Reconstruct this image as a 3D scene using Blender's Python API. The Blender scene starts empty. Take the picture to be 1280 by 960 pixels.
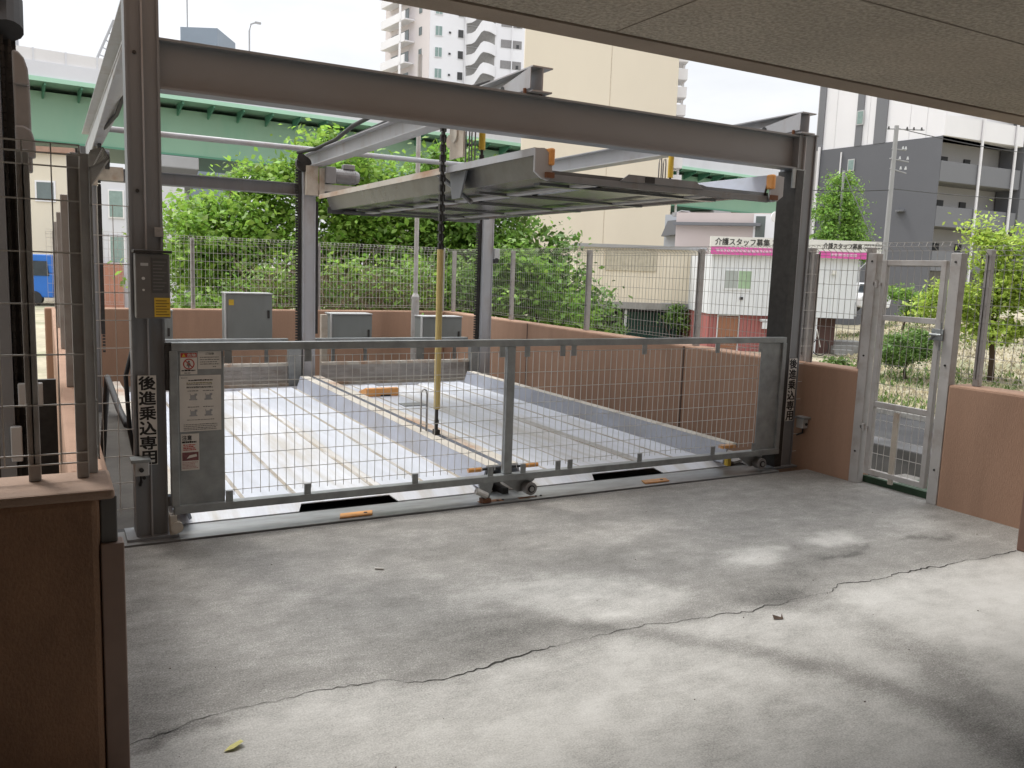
import bpy, math, random
import numpy as np
from mathutils import Vector, Matrix
R = math.radians
random.seed(7)
rng = np.random.default_rng(7)
scn = bpy.context.scene
col = scn.collection

# ------------------------------------------------------------------ camera, sky, sun, exposure
YAW, PITCH, ROLL, FPX = 0.5060499, 0.13355302, 0.03551876, 1049.95
fw = Vector((math.sin(YAW)*math.cos(PITCH), math.cos(YAW)*math.cos(PITCH), -math.sin(PITCH)))
r0 = Vector((math.cos(YAW), -math.sin(YAW), 0)); u0 = r0.cross(fw)
rr = math.cos(ROLL)*r0 + math.sin(ROLL)*u0
uu = -math.sin(ROLL)*r0 + math.cos(ROLL)*u0
cd = bpy.data.cameras.new('camera'); cam = bpy.data.objects.new('camera', cd); col.objects.link(cam)
mw = Matrix.Identity(4)
for i in range(3):
    mw[i][0] = rr[i]; mw[i][1] = uu[i]; mw[i][2] = -fw[i]
mw[0][3], mw[1][3], mw[2][3] = 0, 0, 1.55
cam.matrix_world = mw
cd.sensor_width = 36; cd.lens = 36*FPX/1280; cd.clip_start = .05; cd.clip_end = 2000
scn.camera = cam

SUN_EL, SUN_AZ = R(58), R(-25)          # sun high, out in front of the building and to the left
w = bpy.data.worlds.new('World'); scn.world = w; w.use_nodes = True
nt = w.node_tree; N = nt.nodes; L = nt.links
N.clear()
out = N.new('ShaderNodeOutputWorld'); bg = N.new('ShaderNodeBackground'); bg.inputs['Strength'].default_value = 0.1
sky = N.new('ShaderNodeTexSky'); sky.sky_type = 'NISHITA'; sky.sun_disc = False
sky.sun_elevation = SUN_EL; sky.sun_rotation = SUN_AZ; sky.air_density = 1; sky.dust_density = 4; sky.ozone_density = 1
tc = N.new('ShaderNodeTexCoord'); mp = N.new('ShaderNodeMapping'); mp.inputs['Scale'].default_value = (1.6, 1.6, 4.5)
nz = N.new('ShaderNodeTexNoise'); nz.inputs['Scale'].default_value = 1.7; nz.inputs['Detail'].default_value = 6; nz.inputs['Roughness'].default_value = .55
cr = N.new('ShaderNodeValToRGB')
cr.color_ramp.elements[0].position = .36; cr.color_ramp.elements[0].color = (8.5, 8.7, 9.0, 1)
cr.color_ramp.elements[1].position = .62; cr.color_ramp.elements[1].color = (10.6, 10.7, 10.9, 1)
mx = N.new('ShaderNodeMix'); mx.data_type = 'RGBA'; mx.inputs['Factor'].default_value = .9
L.new(tc.outputs['Generated'], mp.inputs['Vector']); L.new(mp.outputs[0], nz.inputs['Vector']); L.new(nz.outputs['Fac'], cr.inputs['Fac'])
sx_ = N.new('ShaderNodeSeparateXYZ'); L.new(tc.outputs['Generated'], sx_.inputs[0])
pw_ = N.new('ShaderNodeMath'); pw_.operation = 'POWER'; pw_.use_clamp = True; pw_.inputs[1].default_value = 2.3
el = N.new('ShaderNodeMath'); el.operation = 'MULTIPLY_ADD'; el.inputs[1].default_value = 1.8; el.inputs[2].default_value = .56
cl_ = N.new('ShaderNodeClamp'); L.new(sx_.outputs['Z'], cl_.inputs['Value']); L.new(cl_.outputs[0], pw_.inputs[0]); L.new(pw_.outputs[0], el.inputs[0])
vm = N.new('ShaderNodeVectorMath'); vm.operation = 'SCALE'; L.new(cr.outputs['Color'], vm.inputs[0]); L.new(el.outputs[0], vm.inputs['Scale'])
L.new(sky.outputs['Color'], mx.inputs['A']); L.new(vm.outputs[0], mx.inputs['B'])
L.new(mx.outputs['Result'], bg.inputs['Color']); L.new(bg.outputs[0], out.inputs['Surface'])
sd = bpy.data.lights.new('sun', 'SUN'); sd.energy = 1.2; sd.angle = R(14); sd.color = (1, .965, .91)
so = bpy.data.objects.new('sun', sd); col.objects.link(so)
sv = Vector((math.sin(SUN_AZ)*math.cos(SUN_EL), math.cos(SUN_AZ)*math.cos(SUN_EL), math.sin(SUN_EL)))
so.rotation_euler = sv.to_track_quat('Z', 'Y').to_euler(); so.location = sv*60
scn.view_settings.view_transform = 'Standard'; scn.view_settings.look = 'None'
scn.view_settings.exposure = 0.8; scn.view_settings.gamma = 1.0

# ------------------------------------------------------------------ materials
MATS = {}
def mat(name, c, rough=.6, metal=0., var=.12, scale=5., dirt=None, damt=.5, dscale=3., stretch=(1, 1, 1), bump=0., bscale=90., speck=0., trans=0., island=0., spec=.5, dlo=.5, dhi=.72):
    if name in MATS: return MATS[name]
    m = bpy.data.materials.new(name); m.use_nodes = True
    nt = m.node_tree; N = nt.nodes; L = nt.links
    b = N['Principled BSDF']
    b.inputs['Roughness'].default_value = rough; b.inputs['Metallic'].default_value = metal
    b.inputs['Specular IOR Level'].default_value = spec
    tc = N.new('ShaderNodeTexCoord'); mp = N.new('ShaderNodeMapping'); mp.inputs['Scale'].default_value = stretch
    L.new(tc.outputs['Object'], mp.inputs['Vector'])
    def noise(s, d=5, src=mp):
        n = N.new('ShaderNodeTexNoise'); n.inputs['Scale'].default_value = s; n.inputs['Detail'].default_value = d; n.inputs['Roughness'].default_value = .6
        L.new(src.outputs[0], n.inputs['Vector']); return n
    def mixc(f, a, bb):
        x = N.new('ShaderNodeMix'); x.data_type = 'RGBA'
        L.new(f, x.inputs['Factor'])
        for s, v in (('A', a), ('B', bb)):
            if isinstance(v, tuple): x.inputs[s].default_value = (*v, 1)
            else: L.new(v, x.inputs[s])
        return x.outputs['Result']
    lo = tuple(max(0, v*(1-var)) for v in c); hi = tuple(min(1, v*(1+var)) for v in c)
    n1 = noise(scale)
    mr = N.new('ShaderNodeMapRange'); mr.inputs['From Min'].default_value = .3; mr.inputs['From Max'].default_value = .7
    L.new(n1.outputs['Fac'], mr.inputs['Value'])
    cc = mixc(mr.outputs[0], lo, hi)
    if island:
        g = N.new('ShaderNodeNewGeometry')
        hs = N.new('ShaderNodeHueSaturation')
        mv = N.new('ShaderNodeMapRange'); mv.inputs['To Min'].default_value = 1-island; mv.inputs['To Max'].default_value = 1+island
        L.new(g.outputs['Random Per Island'], mv.inputs['Value']); L.new(mv.outputs[0], hs.inputs['Value'])
        mh = N.new('ShaderNodeMapRange'); mh.inputs['To Min'].default_value = .485; mh.inputs['To Max'].default_value = .515
        mlt = N.new('ShaderNodeMath'); mlt.operation = 'MULTIPLY'; mlt.inputs[1].default_value = 7.31
        fr = N.new('ShaderNodeMath'); fr.operation = 'FRACT'
        L.new(g.outputs['Random Per Island'], mlt.inputs[0]); L.new(mlt.outputs[0], fr.inputs[0]); L.new(fr.outputs[0], mh.inputs['Value'])
        L.new(mh.outputs[0], hs.inputs['Hue']); L.new(cc, hs.inputs['Color']); cc = hs.outputs['Color']
    if speck:
        n3 = noise(bscale*1.3, 2)
        m3 = N.new('ShaderNodeMapRange'); m3.inputs['From Min'].default_value = .35; m3.inputs['From Max'].default_value = .65
        m3.inputs['To Min'].default_value = 0; m3.inputs['To Max'].default_value = speck
        L.new(n3.outputs['Fac'], m3.inputs['Value']); cc = mixc(m3.outputs[0], cc, tuple(v*.35 for v in c))
    if dirt:
        n2 = noise(dscale, 8)
        m2 = N.new('ShaderNodeMapRange'); m2.inputs['From Min'].default_value = dlo; m2.inputs['From Max'].default_value = dhi
        m2.inputs['To Max'].default_value = damt
        L.new(n2.outputs['Fac'], m2.inputs['Value']); cc = mixc(m2.outputs[0], cc, tuple(dirt))
    L.new(cc, b.inputs['Base Color'])
    if bump:
        n4 = noise(bscale, 4); bp = N.new('ShaderNodeBump'); bp.inputs['Strength'].default_value = bump; bp.inputs['Distance'].default_value = .02
        L.new(n4.outputs['Fac'], bp.inputs['Height']); L.new(bp.outputs[0], b.inputs['Normal'])
    if trans:
        t = N.new('ShaderNodeBsdfTranslucent'); ad = N.new('ShaderNodeMixShader'); ad.inputs[0].default_value = trans
        L.new(cc, t.inputs['Color']); L.new(b.outputs[0], ad.inputs[1]); L.new(t.outputs[0], ad.inputs[2])
        L.new(ad.outputs[0], N['Material Output'].inputs['Surface'])
    MATS[name] = m; return m

m_steel = mat('painted_grey_steel', (.215, .228, .243), .5, 0, .1, 3, (.15, .105, .075), .55, 5, (1.5, 1.5, .3), .06, 60, dlo=.56, dhi=.74)
m_steel_light = mat('pale_grey_painted_steel', (.40, .41, .43), .48, 0, .08, 3, (.22, .16, .12), .45, 6, (1, 1, .4), .04, 60)
m_galv = mat('galvanised_sheet', (.27, .29, .295), .45, .35, .22, 9, (.4, .41, .4), .3, 4, (1, 1, 1), .03, 40)
m_galvdeck = mat('pallet_galvanised_white', (.60, .62, .66), .5, .1, .1, 4, (.42, .39, .33), .7, 1.6, (2.8, .35, 1), .05, 50, dlo=.47, dhi=.62)
m_track = mat('wheel_track_blue_white', (.58, .61, .67), .45, .1, .08, 4, (.45, .43, .38), .6, 1.8, (2.5, .35, 1), dlo=.52, dhi=.7)
m_blueface = mat('pallet_side_blue_grey', (.42, .45, .52), .45, .15, .1, 4, (.3, .27, .23), .5, 3, (1, .5, 1))
m_groove = mat('dusty_groove', (.36, .325, .27), .9, 0, .2, 12, (.58, .59, .61), .9, 4, (1, .6, 1))
m_rusty = mat('rust_streaked_cream', (.52, .49, .43), .7, 0, .12, 6, (.32, .15, .06), .85, 2.6, (1.5, .5, 1))
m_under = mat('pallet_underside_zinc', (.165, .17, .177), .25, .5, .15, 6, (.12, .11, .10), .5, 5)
m_plate = mat('worn_steel_plate', (.30, .31, .31), .4, .5, .2, 5, (.2, .18, .16), .6, 7, (.6, 2, 1), .05, 60)
m_dark = mat('dark_grease_steel', (.035, .033, .031), .55, .2, .3, 20)
m_black = mat('black_rubber', (.02, .02, .021), .6, 0, .2, 20)
m_wire = mat('beige_coated_wire', (.33, .315, .295), .5, 0, .08, 3)
m_wirelight = mat('pale_coated_wire', (.55, .53, .50), .5, 0, .08, 3)
m_post = mat('taupe_fence_post', (.36, .34, .325), .5, 0, .1, 5, (.18, .13, .1), .4, 9)
m_gatepost = mat('pale_gate_steel', (.42, .405, .39), .5, 0, .1, 5, (.25, .19, .15), .5, 9)
m_zincwire = mat('zinc_wire', (.62, .62, .60), .5, .15, .08, 4)
m_stucco = mat('terracotta_stucco', (.37, .228, .155), .85, 0, .09, 2.5, (.22, .135, .09), .5, 2.6, (1.6, 1.6, .2), .25, 120, .12, dlo=.5, dhi=.75)
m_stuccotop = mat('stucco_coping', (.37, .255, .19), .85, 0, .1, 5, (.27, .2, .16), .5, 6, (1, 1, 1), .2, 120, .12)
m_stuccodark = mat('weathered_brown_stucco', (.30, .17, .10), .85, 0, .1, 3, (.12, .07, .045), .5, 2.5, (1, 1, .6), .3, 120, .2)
m_pipe = mat('brown_painted_pipe', (.25, .17, .135), .5, 0, .1, 6)
m_ceil = mat('sprayed_ceiling', (.51, .455, .375), .95, 0, .13, 1.4, (.47, .40, .32), .5, .9, (1, 1, 1), .9, 42, .62)
m_fascia = mat('ceiling_edge_render', (.29, .235, .185), .9, 0, .12, 3, None, .5, 3, (1, 1, 1), .2, 90, .15)
m_conc = mat('grey_concrete', (.27, .265, .255), .9, 0, .15, 2, (.14, .135, .125), .5, 2.5, (1, 1, .6), .2, 60, .15)
m_pit = mat('pit_concrete', (.13, .125, .115), .9, 0, .25, 3)
m_asph = mat('asphalt_dark', (.042, .042, .044), .95, 0, .3, 2, (.09, .09, .085), .6, 1.5, spec=.2)
m_ground = mat('dry_grass_soil', (.36, .32, .23), .95, 0, .25, .5, (.10, .14, .05), .8, .35, (1, 1, 1), .2, 8, .3)
m_box = mat('grey_cabinet', (.215, .235, .23), .45, 0, .06, 3, (.15, .15, .145), .4, 4, (1, 1, .4))
m_boxedge = mat('cabinet_edge', (.45, .46, .46), .45, 0, .06, 3)
m_paper = mat('white_paper_notice', (.62, .60, .56), .6, 0, .05, 12)
m_signwhite = mat('white_sign_plate', (.68, .67, .64), .5, 0, .05, 8)
m_ink = mat('black_ink', (.015, .015, .016), .6, 0, .05, 3)
m_inkgrey = mat('grey_ink', (.16, .16, .155), .7, 0, .05, 3)
m_red = mat('red_ink', (.42, .05, .04), .6, 0, .05, 3)
m_orange = mat('orange_plastic', (.78, .37, .11), .5, 0, .1, 10, (.5, .24, .08), .4, 8)
m_yellow = mat('yellow_plastic', (.62, .42, .04), .5, 0, .1, 10)
m_tube = mat('faded_yellow_tube', (.55, .43, .17), .5, 0, .15, 6, (.3, .2, .08), .5, 6)
m_beige = mat('cream_rendered_facade', (.68, .61, .50), .8, 0, .03, .15, (.62, .55, .45), .4, .2, (1, 1, .5))
m_beige2 = mat('cream_ribbed_cladding', (.66, .60, .49), .7, 0, .04, .4)
m_white = mat('white_painted_facade', (.74, .73, .745), .7, 0, .03, .3)
m_pinkwall = mat('pink_beige_tile', (.56, .48, .46), .7, 0, .04, .5)
m_whiteclad = mat('white_metal_cladding', (.68, .70, .73), .5, 0, .03, .6)
m_redclad = mat('red_metal_shutter', (.36, .12, .115), .55, 0, .12, .6, (.2, .07, .06), .5, .6)
m_brownroll = mat('brown_roller_shutter', (.25, .11, .06), .6, 0, .1, 1)
m_maroon = mat('dark_maroon_boarding', (.075, .035, .03), .7, 0, .2, 1)
m_pink = mat('magenta_sign_band', (.66, .10, .38), .5, 0, .05, 2)
m_darkface = mat('charcoal_grey_facade', (.115, .118, .13), .7, 0, .05, .2)
m_darkface2 = mat('slate_grey_facade', (.16, .163, .175), .7, 0, .05, .2)
m_glass = mat('window_glass', (.12, .15, .15), .12, .0, .25, .6, None, .5, 3, (1, 1, 1), 0, 90, 0, 0, 0, .8)
m_glassgreen = mat('green_curtained_glass', (.30, .42, .28), .25, 0, .25, .9)
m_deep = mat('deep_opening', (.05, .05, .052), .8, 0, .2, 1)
m_green = mat('green_painted_girder', (.245, .41, .30), .5, 0, .05, .25, (.15, .36, .25), .5, .3, (1, 1, .3))
m_greendk = mat('green_bracket', (.10, .28, .19), .5, 0, .05, .3)
m_greenlt = mat('green_edge_beam', (.36, .60, .46), .5, 0, .04, .3)
m_parapet = mat('pale_concrete_parapet', (.60, .61, .65), .8, 0, .05, .15, (.5, .5, .53), .5, .4, (1, 1, .3))
m_barrier = mat('translucent_noise_panel', (.66, .65, .66), .4, 0, .04, .3)
m_pier = mat('pier_concrete', (.40, .40, .41), .85, 0, .08, .3)
m_blue = mat('blue_truck_paint', (.02, .14, .50), .35, 0, .05, 2)
m_blueglass = mat('truck_window', (.03, .04, .05), .15, 0, .2, 2)
m_carwhite = mat('white_car_paint', (.75, .76, .78), .3, 0, .03, 1)
m_polecon = mat('concrete_utility_pole', (.30, .30, .305), .8, 0, .08, 1)
m_bark = mat('tree_bark', (.075, .05, .035), .95, 0, .3, 4, None, .5, 3, (1, 1, .3), .4, 20)
m_twig = mat('dry_vine_twigs', (.20, .145, .10), .95, 0, .3, 4)
m_leaf = mat('bright_maple_leaf', (.25, .41, .07), .5, 0, .25, 1.2, None, .5, 3, (1, 1, 1), 0, 90, 0, .48, .45)
m_leaf2 = mat('deep_green_leaf', (.19, .33, .06), .5, 0, .25, 1.2, None, .5, 3, (1, 1, 1), 0, 90, 0, .45, .5)
m_leafyel = mat('yellow_green_young_leaf', (.38, .50, .09), .5, 0, .22, 1.2, None, .5, 3, (1, 1, 1), 0, 90, 0, .42, .4)
m_leafdark = mat('dark_shrub_leaf', (.13, .235, .05), .5, 0, .25, 2, None, .5, 3, (1, 1, 1), 0, 90, 0, .28, .5)
m_grass = mat('grass_blade', (.12, .20, .045), .7, 0, .3, 1, None, .5, 3, (1, 1, 1), 0, 90, 0, .3, .4)
m_drygrass = mat('dry_grass_blade', (.46, .41, .28), .8, 0, .3, 1, None, .5, 3, (1, 1, 1), 0, 90, 0, .3, .4)
m_mat = mat('green_mat', (.03, .06, .033), .9, 0, .2, 12)
m_stone = mat('white_stones', (.26, .255, .24), .9, 0, .35, 5, (.08, .08, .07), .8, 4)
m_motor = mat('motor_housing_grey', (.24, .235, .235), .45, .1, .1, 9)
m_creamplate = mat('stained_cream_plate', (.47, .42, .35), .6, 0, .15, 8, (.28, .15, .07), .6, 6)
m_fallen = mat('yellow_leaf', (.62, .58, .2), .6, 0, .2, 30)
m_boards = mat('weathered_corrugated_boards', (.40, .385, .365), .7, 0, .2, 4, (.2, .17, .14), .6, 3, (1, 1, 2))

# ------------------------------------------------------------------ mesh builder
ORG = {}
class MB:
    def __init__(s, M=None): s.v = []; s.f = []; s.M = M
    def add(s, vs, fs):
        o = len(s.v)
        for p in vs:
            p = Vector(p)
            s.v.append(tuple(s.M @ p) if s.M else tuple(p))
        s.f += [tuple(i+o for i in f) for f in fs]; return s
    def box(s, x0, x1, y0, y1, z0, z1):
        x0, x1 = sorted((x0, x1)); y0, y1 = sorted((y0, y1)); z0, z1 = sorted((z0, z1))
        return s.add([(x0,y0,z0),(x1,y0,z0),(x1,y1,z0),(x0,y1,z0),(x0,y0,z1),(x1,y0,z1),(x1,y1,z1),(x0,y1,z1)],
                     [(0,3,2,1),(4,5,6,7),(0,1,5,4),(1,2,6,5),(2,3,7,6),(3,0,4,7)])
    def tube(s, a, b, r, n=8, r2=None, cap=True):
        a = Vector(a); b = Vector(b); d = (b-a).normalized(); r2 = r if r2 is None else r2
        t = Vector((0,0,1)) if abs(d.z) < .9 else Vector((1,0,0))
        u = d.cross(t).normalized(); v = d.cross(u)
        vs = []
        for p, q in ((a, r), (b, r2)):
            for i in range(n):
                k = 2*math.pi*(i+.5)/n; vs.append(p+(u*math.cos(k)+v*math.sin(k))*q)
        fs = [(i, (i+1) % n, n+(i+1) % n, n+i) for i in range(n)]
        if cap: fs += [tuple(range(n))[::-1], tuple(range(n, 2*n))]
        return s.add(vs, fs)
    def path(s, pts, r, n=6, taper=None):
        pts = [Vector(p) for p in pts]; k = len(pts); vs = []; fs = []
        for i, p in enumerate(pts):
            d = (pts[min(i+1, k-1)]-pts[max(i-1, 0)]).normalized()
            t = Vector((0,0,1)) if abs(d.z) < .9 else Vector((1,0,0))
            u = d.cross(t).normalized(); v = d.cross(u)
            q = r if taper is None else r+(taper-r)*i/(k-1)
            for j in range(n):
                a = 2*math.pi*j/n; vs.append(p+(u*math.cos(a)+v*math.sin(a))*q)
        for i in range(k-1):
            for j in range(n):
                fs.append((i*n+j, i*n+(j+1) % n, (i+1)*n+(j+1) % n, (i+1)*n+j))
        fs += [tuple(range(n))[::-1], tuple(range((k-1)*n, k*n))]
        return s.add(vs, fs)
    def prism(s, poly, axis, lo, hi):
        """poly in the two other axes (cyclic order), extruded along axis"""
        n = len(poly); vs = []
        for e in (lo, hi):
            for p, q in poly:
                vs.append({'x': (e, p, q), 'y': (p, e, q), 'z': (p, q, e)}[axis])
        fs = [(i, (i+1) % n, n+(i+1) % n, n+i) for i in range(n)] + [tuple(range(n))[::-1], tuple(range(n, 2*n))]
        return s.add(vs, fs)
    def hbeam(s, axis, e0, e1, c, z0, z1, w, tw=.012, tf=.014, vert=False):
        """H section along x or y; c = centre in the cross direction"""
        def b(a0, a1, q0, q1):
            if axis == 'x': s.box(e0, e1, a0, a1, q0, q1)
            else: s.box(a0, a1, e0, e1, q0, q1)
        b(c-w/2, c+w/2, z0, z0+tf); b(c-w/2, c+w/2, z1-tf, z1); b(c-tw/2, c+tw/2, z0+tf, z1-tf)
        return s
    def build(s, name, m, parent=None, smooth=False, bevel=0):
        me = bpy.data.meshes.new(name)
        o = bpy.data.objects.new(name, me)
        org = Vector(ORG.get(parent.name, (0,0,0))) if parent else Vector((0,0,0))
        me.from_pydata([tuple(Vector(p)-org) for p in s.v], [], s.f)
        import bmesh
        if len(s.f) < 20000:
            bm = bmesh.new(); bm.from_mesh(me); bmesh.ops.recalc_face_normals(bm, faces=bm.faces); bm.to_mesh(me); bm.free()
        if smooth:
            for p in me.polygons: p.use_smooth = True
        me.materials.append(m)
        col.objects.link(o)
        if parent: o.parent = parent; ORG[o.name] = tuple(org)
        if bevel:
            bv = o.modifiers.new('bevel', 'BEVEL'); bv.width = bevel; bv.segments = 2; bv.limit_method = 'ANGLE'
        return o

def tag(o, label=None, cat=None, group=None, kind=None):
    if label: o['label'] = label
    if cat: o['category'] = cat
    if group: o['group'] = group
    if kind: o['kind'] = kind
    return o
def thing(name, label, cat, loc=(0,0,0), group=None):
    o = bpy.data.objects.new(name, None); o.empty_display_size = .2; col.objects.link(o); o.location = loc
    ORG[o.name] = tuple(loc); return tag(o, label, cat, group)
def dup(o, dloc, label=None, parent=None):
    c = o.copy(); col.objects.link(c)
    if parent is None:
        c.location = Vector(o.location)+Vector(dloc); ORG[c.name] = tuple(Vector(ORG.get(o.name, (0,0,0)))+Vector(dloc))
        if label: c['label'] = label
    else: c.parent = parent
    for ch in list(o.children): dup(ch, None, None, c)
    return c
def raw_mesh(name, V, F, m, parent=None, smooth=False):
    """fast path for big quad meshes from numpy arrays"""
    org = np.array(ORG.get(parent.name, (0,0,0))) if parent else np.zeros(3)
    V = np.asarray(V, np.float32)-org.astype(np.float32); F = np.asarray(F, np.int32); k = F.shape[1]
    me = bpy.data.meshes.new(name); me.vertices.add(len(V)); me.vertices.foreach_set('co', V.ravel())
    me.loops.add(F.size); me.loops.foreach_set('vertex_index', F.ravel())
    me.polygons.add(len(F)); me.polygons.foreach_set('loop_start', np.arange(0, F.size, k, dtype=np.int32))
    me.update(calc_edges=True); me.validate()
    if smooth: me.polygons.foreach_set('use_smooth', np.ones(len(F), bool))
    me.materials.append(m)
    o = bpy.data.objects.new(name, me); col.objects.link(o)
    if parent: o.parent = parent; ORG[o.name] = tuple(org)
    return o
def text(body, name, m, parent, w_, h_, origin, u, up, depth=.001, bold=.014):
    """lettering scaled to w_ x h_, lower-left corner at origin, along u and up (unit vectors)"""
    cu = bpy.data.curves.new(name+'_c', 'FONT'); cu.body = body; cu.size = 1
    cu.extrude = .01; cu.resolution_u = 3
    t = bpy.data.objects.new(name+'_c', cu); col.objects.link(t)
    bpy.context.view_layer.update()
    dg = bpy.context.evaluated_depsgraph_get()
    me = bpy.data.meshes.new_from_object(t.evaluated_get(dg))
    bpy.data.objects.remove(t)
    if bold:                                   # heavier strokes: four copies a hair apart
        import bmesh
        bm = bmesh.new(); tmp = bm
        for dx, dy, dz in ((-bold, -bold, 0), (bold, -bold, .0004), (-bold, bold, .0008), (bold, bold, .0012)):
            me.transform(Matrix.Translation((dx, dy, dz))); bm.from_mesh(me); me.transform(Matrix.Translation((-dx, -dy, -dz)))
        bm.to_mesh(me); bm.free()
    n = len(me.vertices); co = np.empty(n*3, np.float32); me.vertices.foreach_get('co', co); co = co.reshape(-1, 3)
    mn = co.min(0); mxx = co.max(0); s = (mxx-mn)
    u = Vector(u).normalized(); up = Vector(up).normalized(); nn = u.cross(up)
    P = np.outer((co[:,0]-mn[0])/s[0]*w_, u)+np.outer((co[:,1]-mn[1])/s[1]*h_, up)+np.outer((co[:,2]-mn[2])/max(s[2], 1e-6)*depth, nn)+np.array(origin)
    P -= np.array(ORG.get(parent.name, (0,0,0)))
    me.vertices.foreach_set('co', P.astype(np.float32).ravel()); me.update()
    me.materials.clear(); me.materials.append(m); me.name = name
    o = bpy.data.objects.new(name, me); col.objects.link(o); o.parent = parent; ORG[o.name] = ORG.get(parent.name, (0,0,0))
    return o
def frame_at(p0, p1, z=0):
    """local frame: x from p0 to p1, y away from the viewer, z up"""
    a = Vector((p0[0], p0[1], 0)); b = Vector((p1[0], p1[1], 0)); u = (b-a).normalized()
    n = Vector((-u.y, u.x, 0))
    M = Matrix.Identity(4)
    for i in range(3): M[i][0] = u[i]; M[i][1] = n[i]
    M[0][3], M[1][3], M[2][3] = a.x, a.y, z
    return M, (b-a).length

def cam_pt(px, py, D):
    q = fw+rr*((px-640)/FPX)-uu*((py-480)/FPX); p = Vector((0, 0, 1.55))+q*D; return p

# ------------------------------------------------------------------ ground and floor
def terrain_z(x, y):
    d = .485*x+.875*y; br = np.degrees(np.arctan2(x, np.maximum(y, .01)))
    k = np.clip((br-51)/5, 0, 1)*np.clip((x-14)/4, 0, 1)
    z = -1.2+k*np.clip((d-23)/22, 0, 1)*1.75
    pit = (x < 12.6) & (y < 60) & (y > -60) & (x > 5)
    pit2 = (x <= 6) & (y < 13.5)
    z = np.where(pit & (y < 13.5), -3.0, z); z = np.where(pit2, -3.0, z)
    return z
gx = np.concatenate([np.linspace(-400, -20, 20), np.arange(-18, 60, 1.), np.linspace(62, 500, 40)])
gy = np.concatenate([np.linspace(-300, -20, 15), np.arange(-18, 60, 1.), np.linspace(62, 700, 40)])
X, Y = np.meshgrid(gx, gy); Z = terrain_z(X, Y)
nx, ny = len(gx), len(gy)
idx = np.arange(nx*ny).reshape(ny, nx)
F = np.stack([idx[:-1,:-1], idx[:-1,1:], idx[1:,1:], idx[1:,:-1]], -1).reshape(-1, 4)
tag(raw_mesh('ground', np.stack([X, Y, Z], -1).reshape(-1, 3), F, m_ground, smooth=True), kind='structure')
b = MB(); b.box(12.2, 12.75, -30, 13.6, -3.1, -1.12)
tag(b.build('retaining_wall', mat('dark_weathered_concrete', (.075, .075, .078), .9, 0, .35, 1.5, (.02, .02, .02), .7, 1.2), bevel=.02), 'grey concrete retaining wall across the ditch behind the wire gate', 'wall')
b = MB(); b.box(12.75, 15.2, -30, 13.6, -1.3, -1.13)
tag(b.build('path', m_asph), kind='structure')
b = MB(); b.box(15.2, 15.4, -30, 24, -1.3, -1.02)
tag(b.build('kerb', m_stone, bevel=.02), kind='structure')
b = MB(); b.box(-60, 120, 60, 90, -1.24, -1.19)
tag(b.build('road', m_asph), kind='structure')

# parking floor: fine sheet in front of the camera with trowel marks, tyre marks, smoother concrete below the crack and light reflections painted into the tone
CRACK = [(0.1,2.74),(0.25,2.79),(0.39,2.84),(0.54,2.86),(0.82,2.86),(1.06,2.84),(1.14,2.78),(1.29,2.75),(1.47,2.77),(1.59,2.79),(1.79,2.81),(2.03,2.83),(2.25,2.82),(2.37,2.81),(2.49,2.79),(2.68,2.78),(2.79,2.75),(2.97,2.77),(3.22,2.77),(3.4,2.78),(3.54,2.83),(3.71,2.78),(3.89,2.79),(4.14,2.8),(4.32,2.78),(4.57,2.79),(4.84,2.76),(5.3,2.78)]
TY1 = [(1.5,3.0),(1.95,3.0),(2.37,2.63),(2.6,2.4),(2.72,2.2),(2.8,2.0),(2.86,1.77),(2.83,1.59),(2.77,1.3),(2.6,.8)]
TY2 = [(3.1,2.85),(3.26,2.6),(3.26,2.4),(3.22,2.2),(3.14,1.95),(3.03,1.72),(2.89,1.45),(2.7,1.0)]
def dpl(x, y, pl_):
    d = np.full(x.shape, 9.)
    for (ax, ay), (bx, by) in zip(pl_[:-1], pl_[1:]):
        ux, uy = bx-ax, by-ay; l2 = ux*ux+uy*uy
        t = np.clip(((x-ax)*ux+(y-ay)*uy)/l2, 0, 1)
        d = np.minimum(d, np.hypot(x-ax-t*ux, y-ay-t*uy))
    return d
fx = np.arange(-.3, 5.86, .028); fy = np.arange(.9, 4.801, .028)
fy[-1] = 4.8
X, Y = np.meshgrid(fx, fy)
cy = np.interp(X, [p[0] for p in CRACK], [p[1] for p in CRACK])
def wob(x, y, s, ph):
    return (np.sin(x*s+ph)+np.sin(y*s*1.3+ph*2.1)+np.sin((x+y)*s*.7+ph*.6)+np.sin((x*.6-y)*s*1.9+ph*3))/4
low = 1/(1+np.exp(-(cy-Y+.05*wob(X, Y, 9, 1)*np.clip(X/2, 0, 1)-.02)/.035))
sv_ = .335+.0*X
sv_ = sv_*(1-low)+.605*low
def vnoise(x, y, sc, seed):
    g = np.random.default_rng(seed).random((64, 64)); u = x*sc+20; v = y*sc+20
    i = np.floor(u).astype(int); j = np.floor(v).astype(int); a = u-i; b_ = v-j; a = a*a*(3-2*a); b_ = b_*b_*(3-2*b_)
    i0, i1, j0, j1 = i % 64, (i+1) % 64, j % 64, (j+1) % 64
    return (g[i0, j0]*(1-a)*(1-b_)+g[i1, j0]*a*(1-b_)+g[i0, j1]*(1-a)*b_+g[i1, j1]*a*b_)-.5
def fbm(x, y, sc, seed): return vnoise(x, y, sc, seed)+.5*vnoise(x, y, sc*2.1, seed+1)+.25*vnoise(x, y, sc*4.3, seed+2)+.13*vnoise(x, y, sc*8.7, seed+3)
WX = .26*fbm(X*.7+Y*.5, Y-X*.4, 3.2, 11); WY = .20*fbm(X*.7+Y*.5, Y-X*.4, 3.2, 31)
BLOT = fbm(X*.8+Y*.6, 2.2*(Y-.35*X), 1.6, 51)
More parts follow.
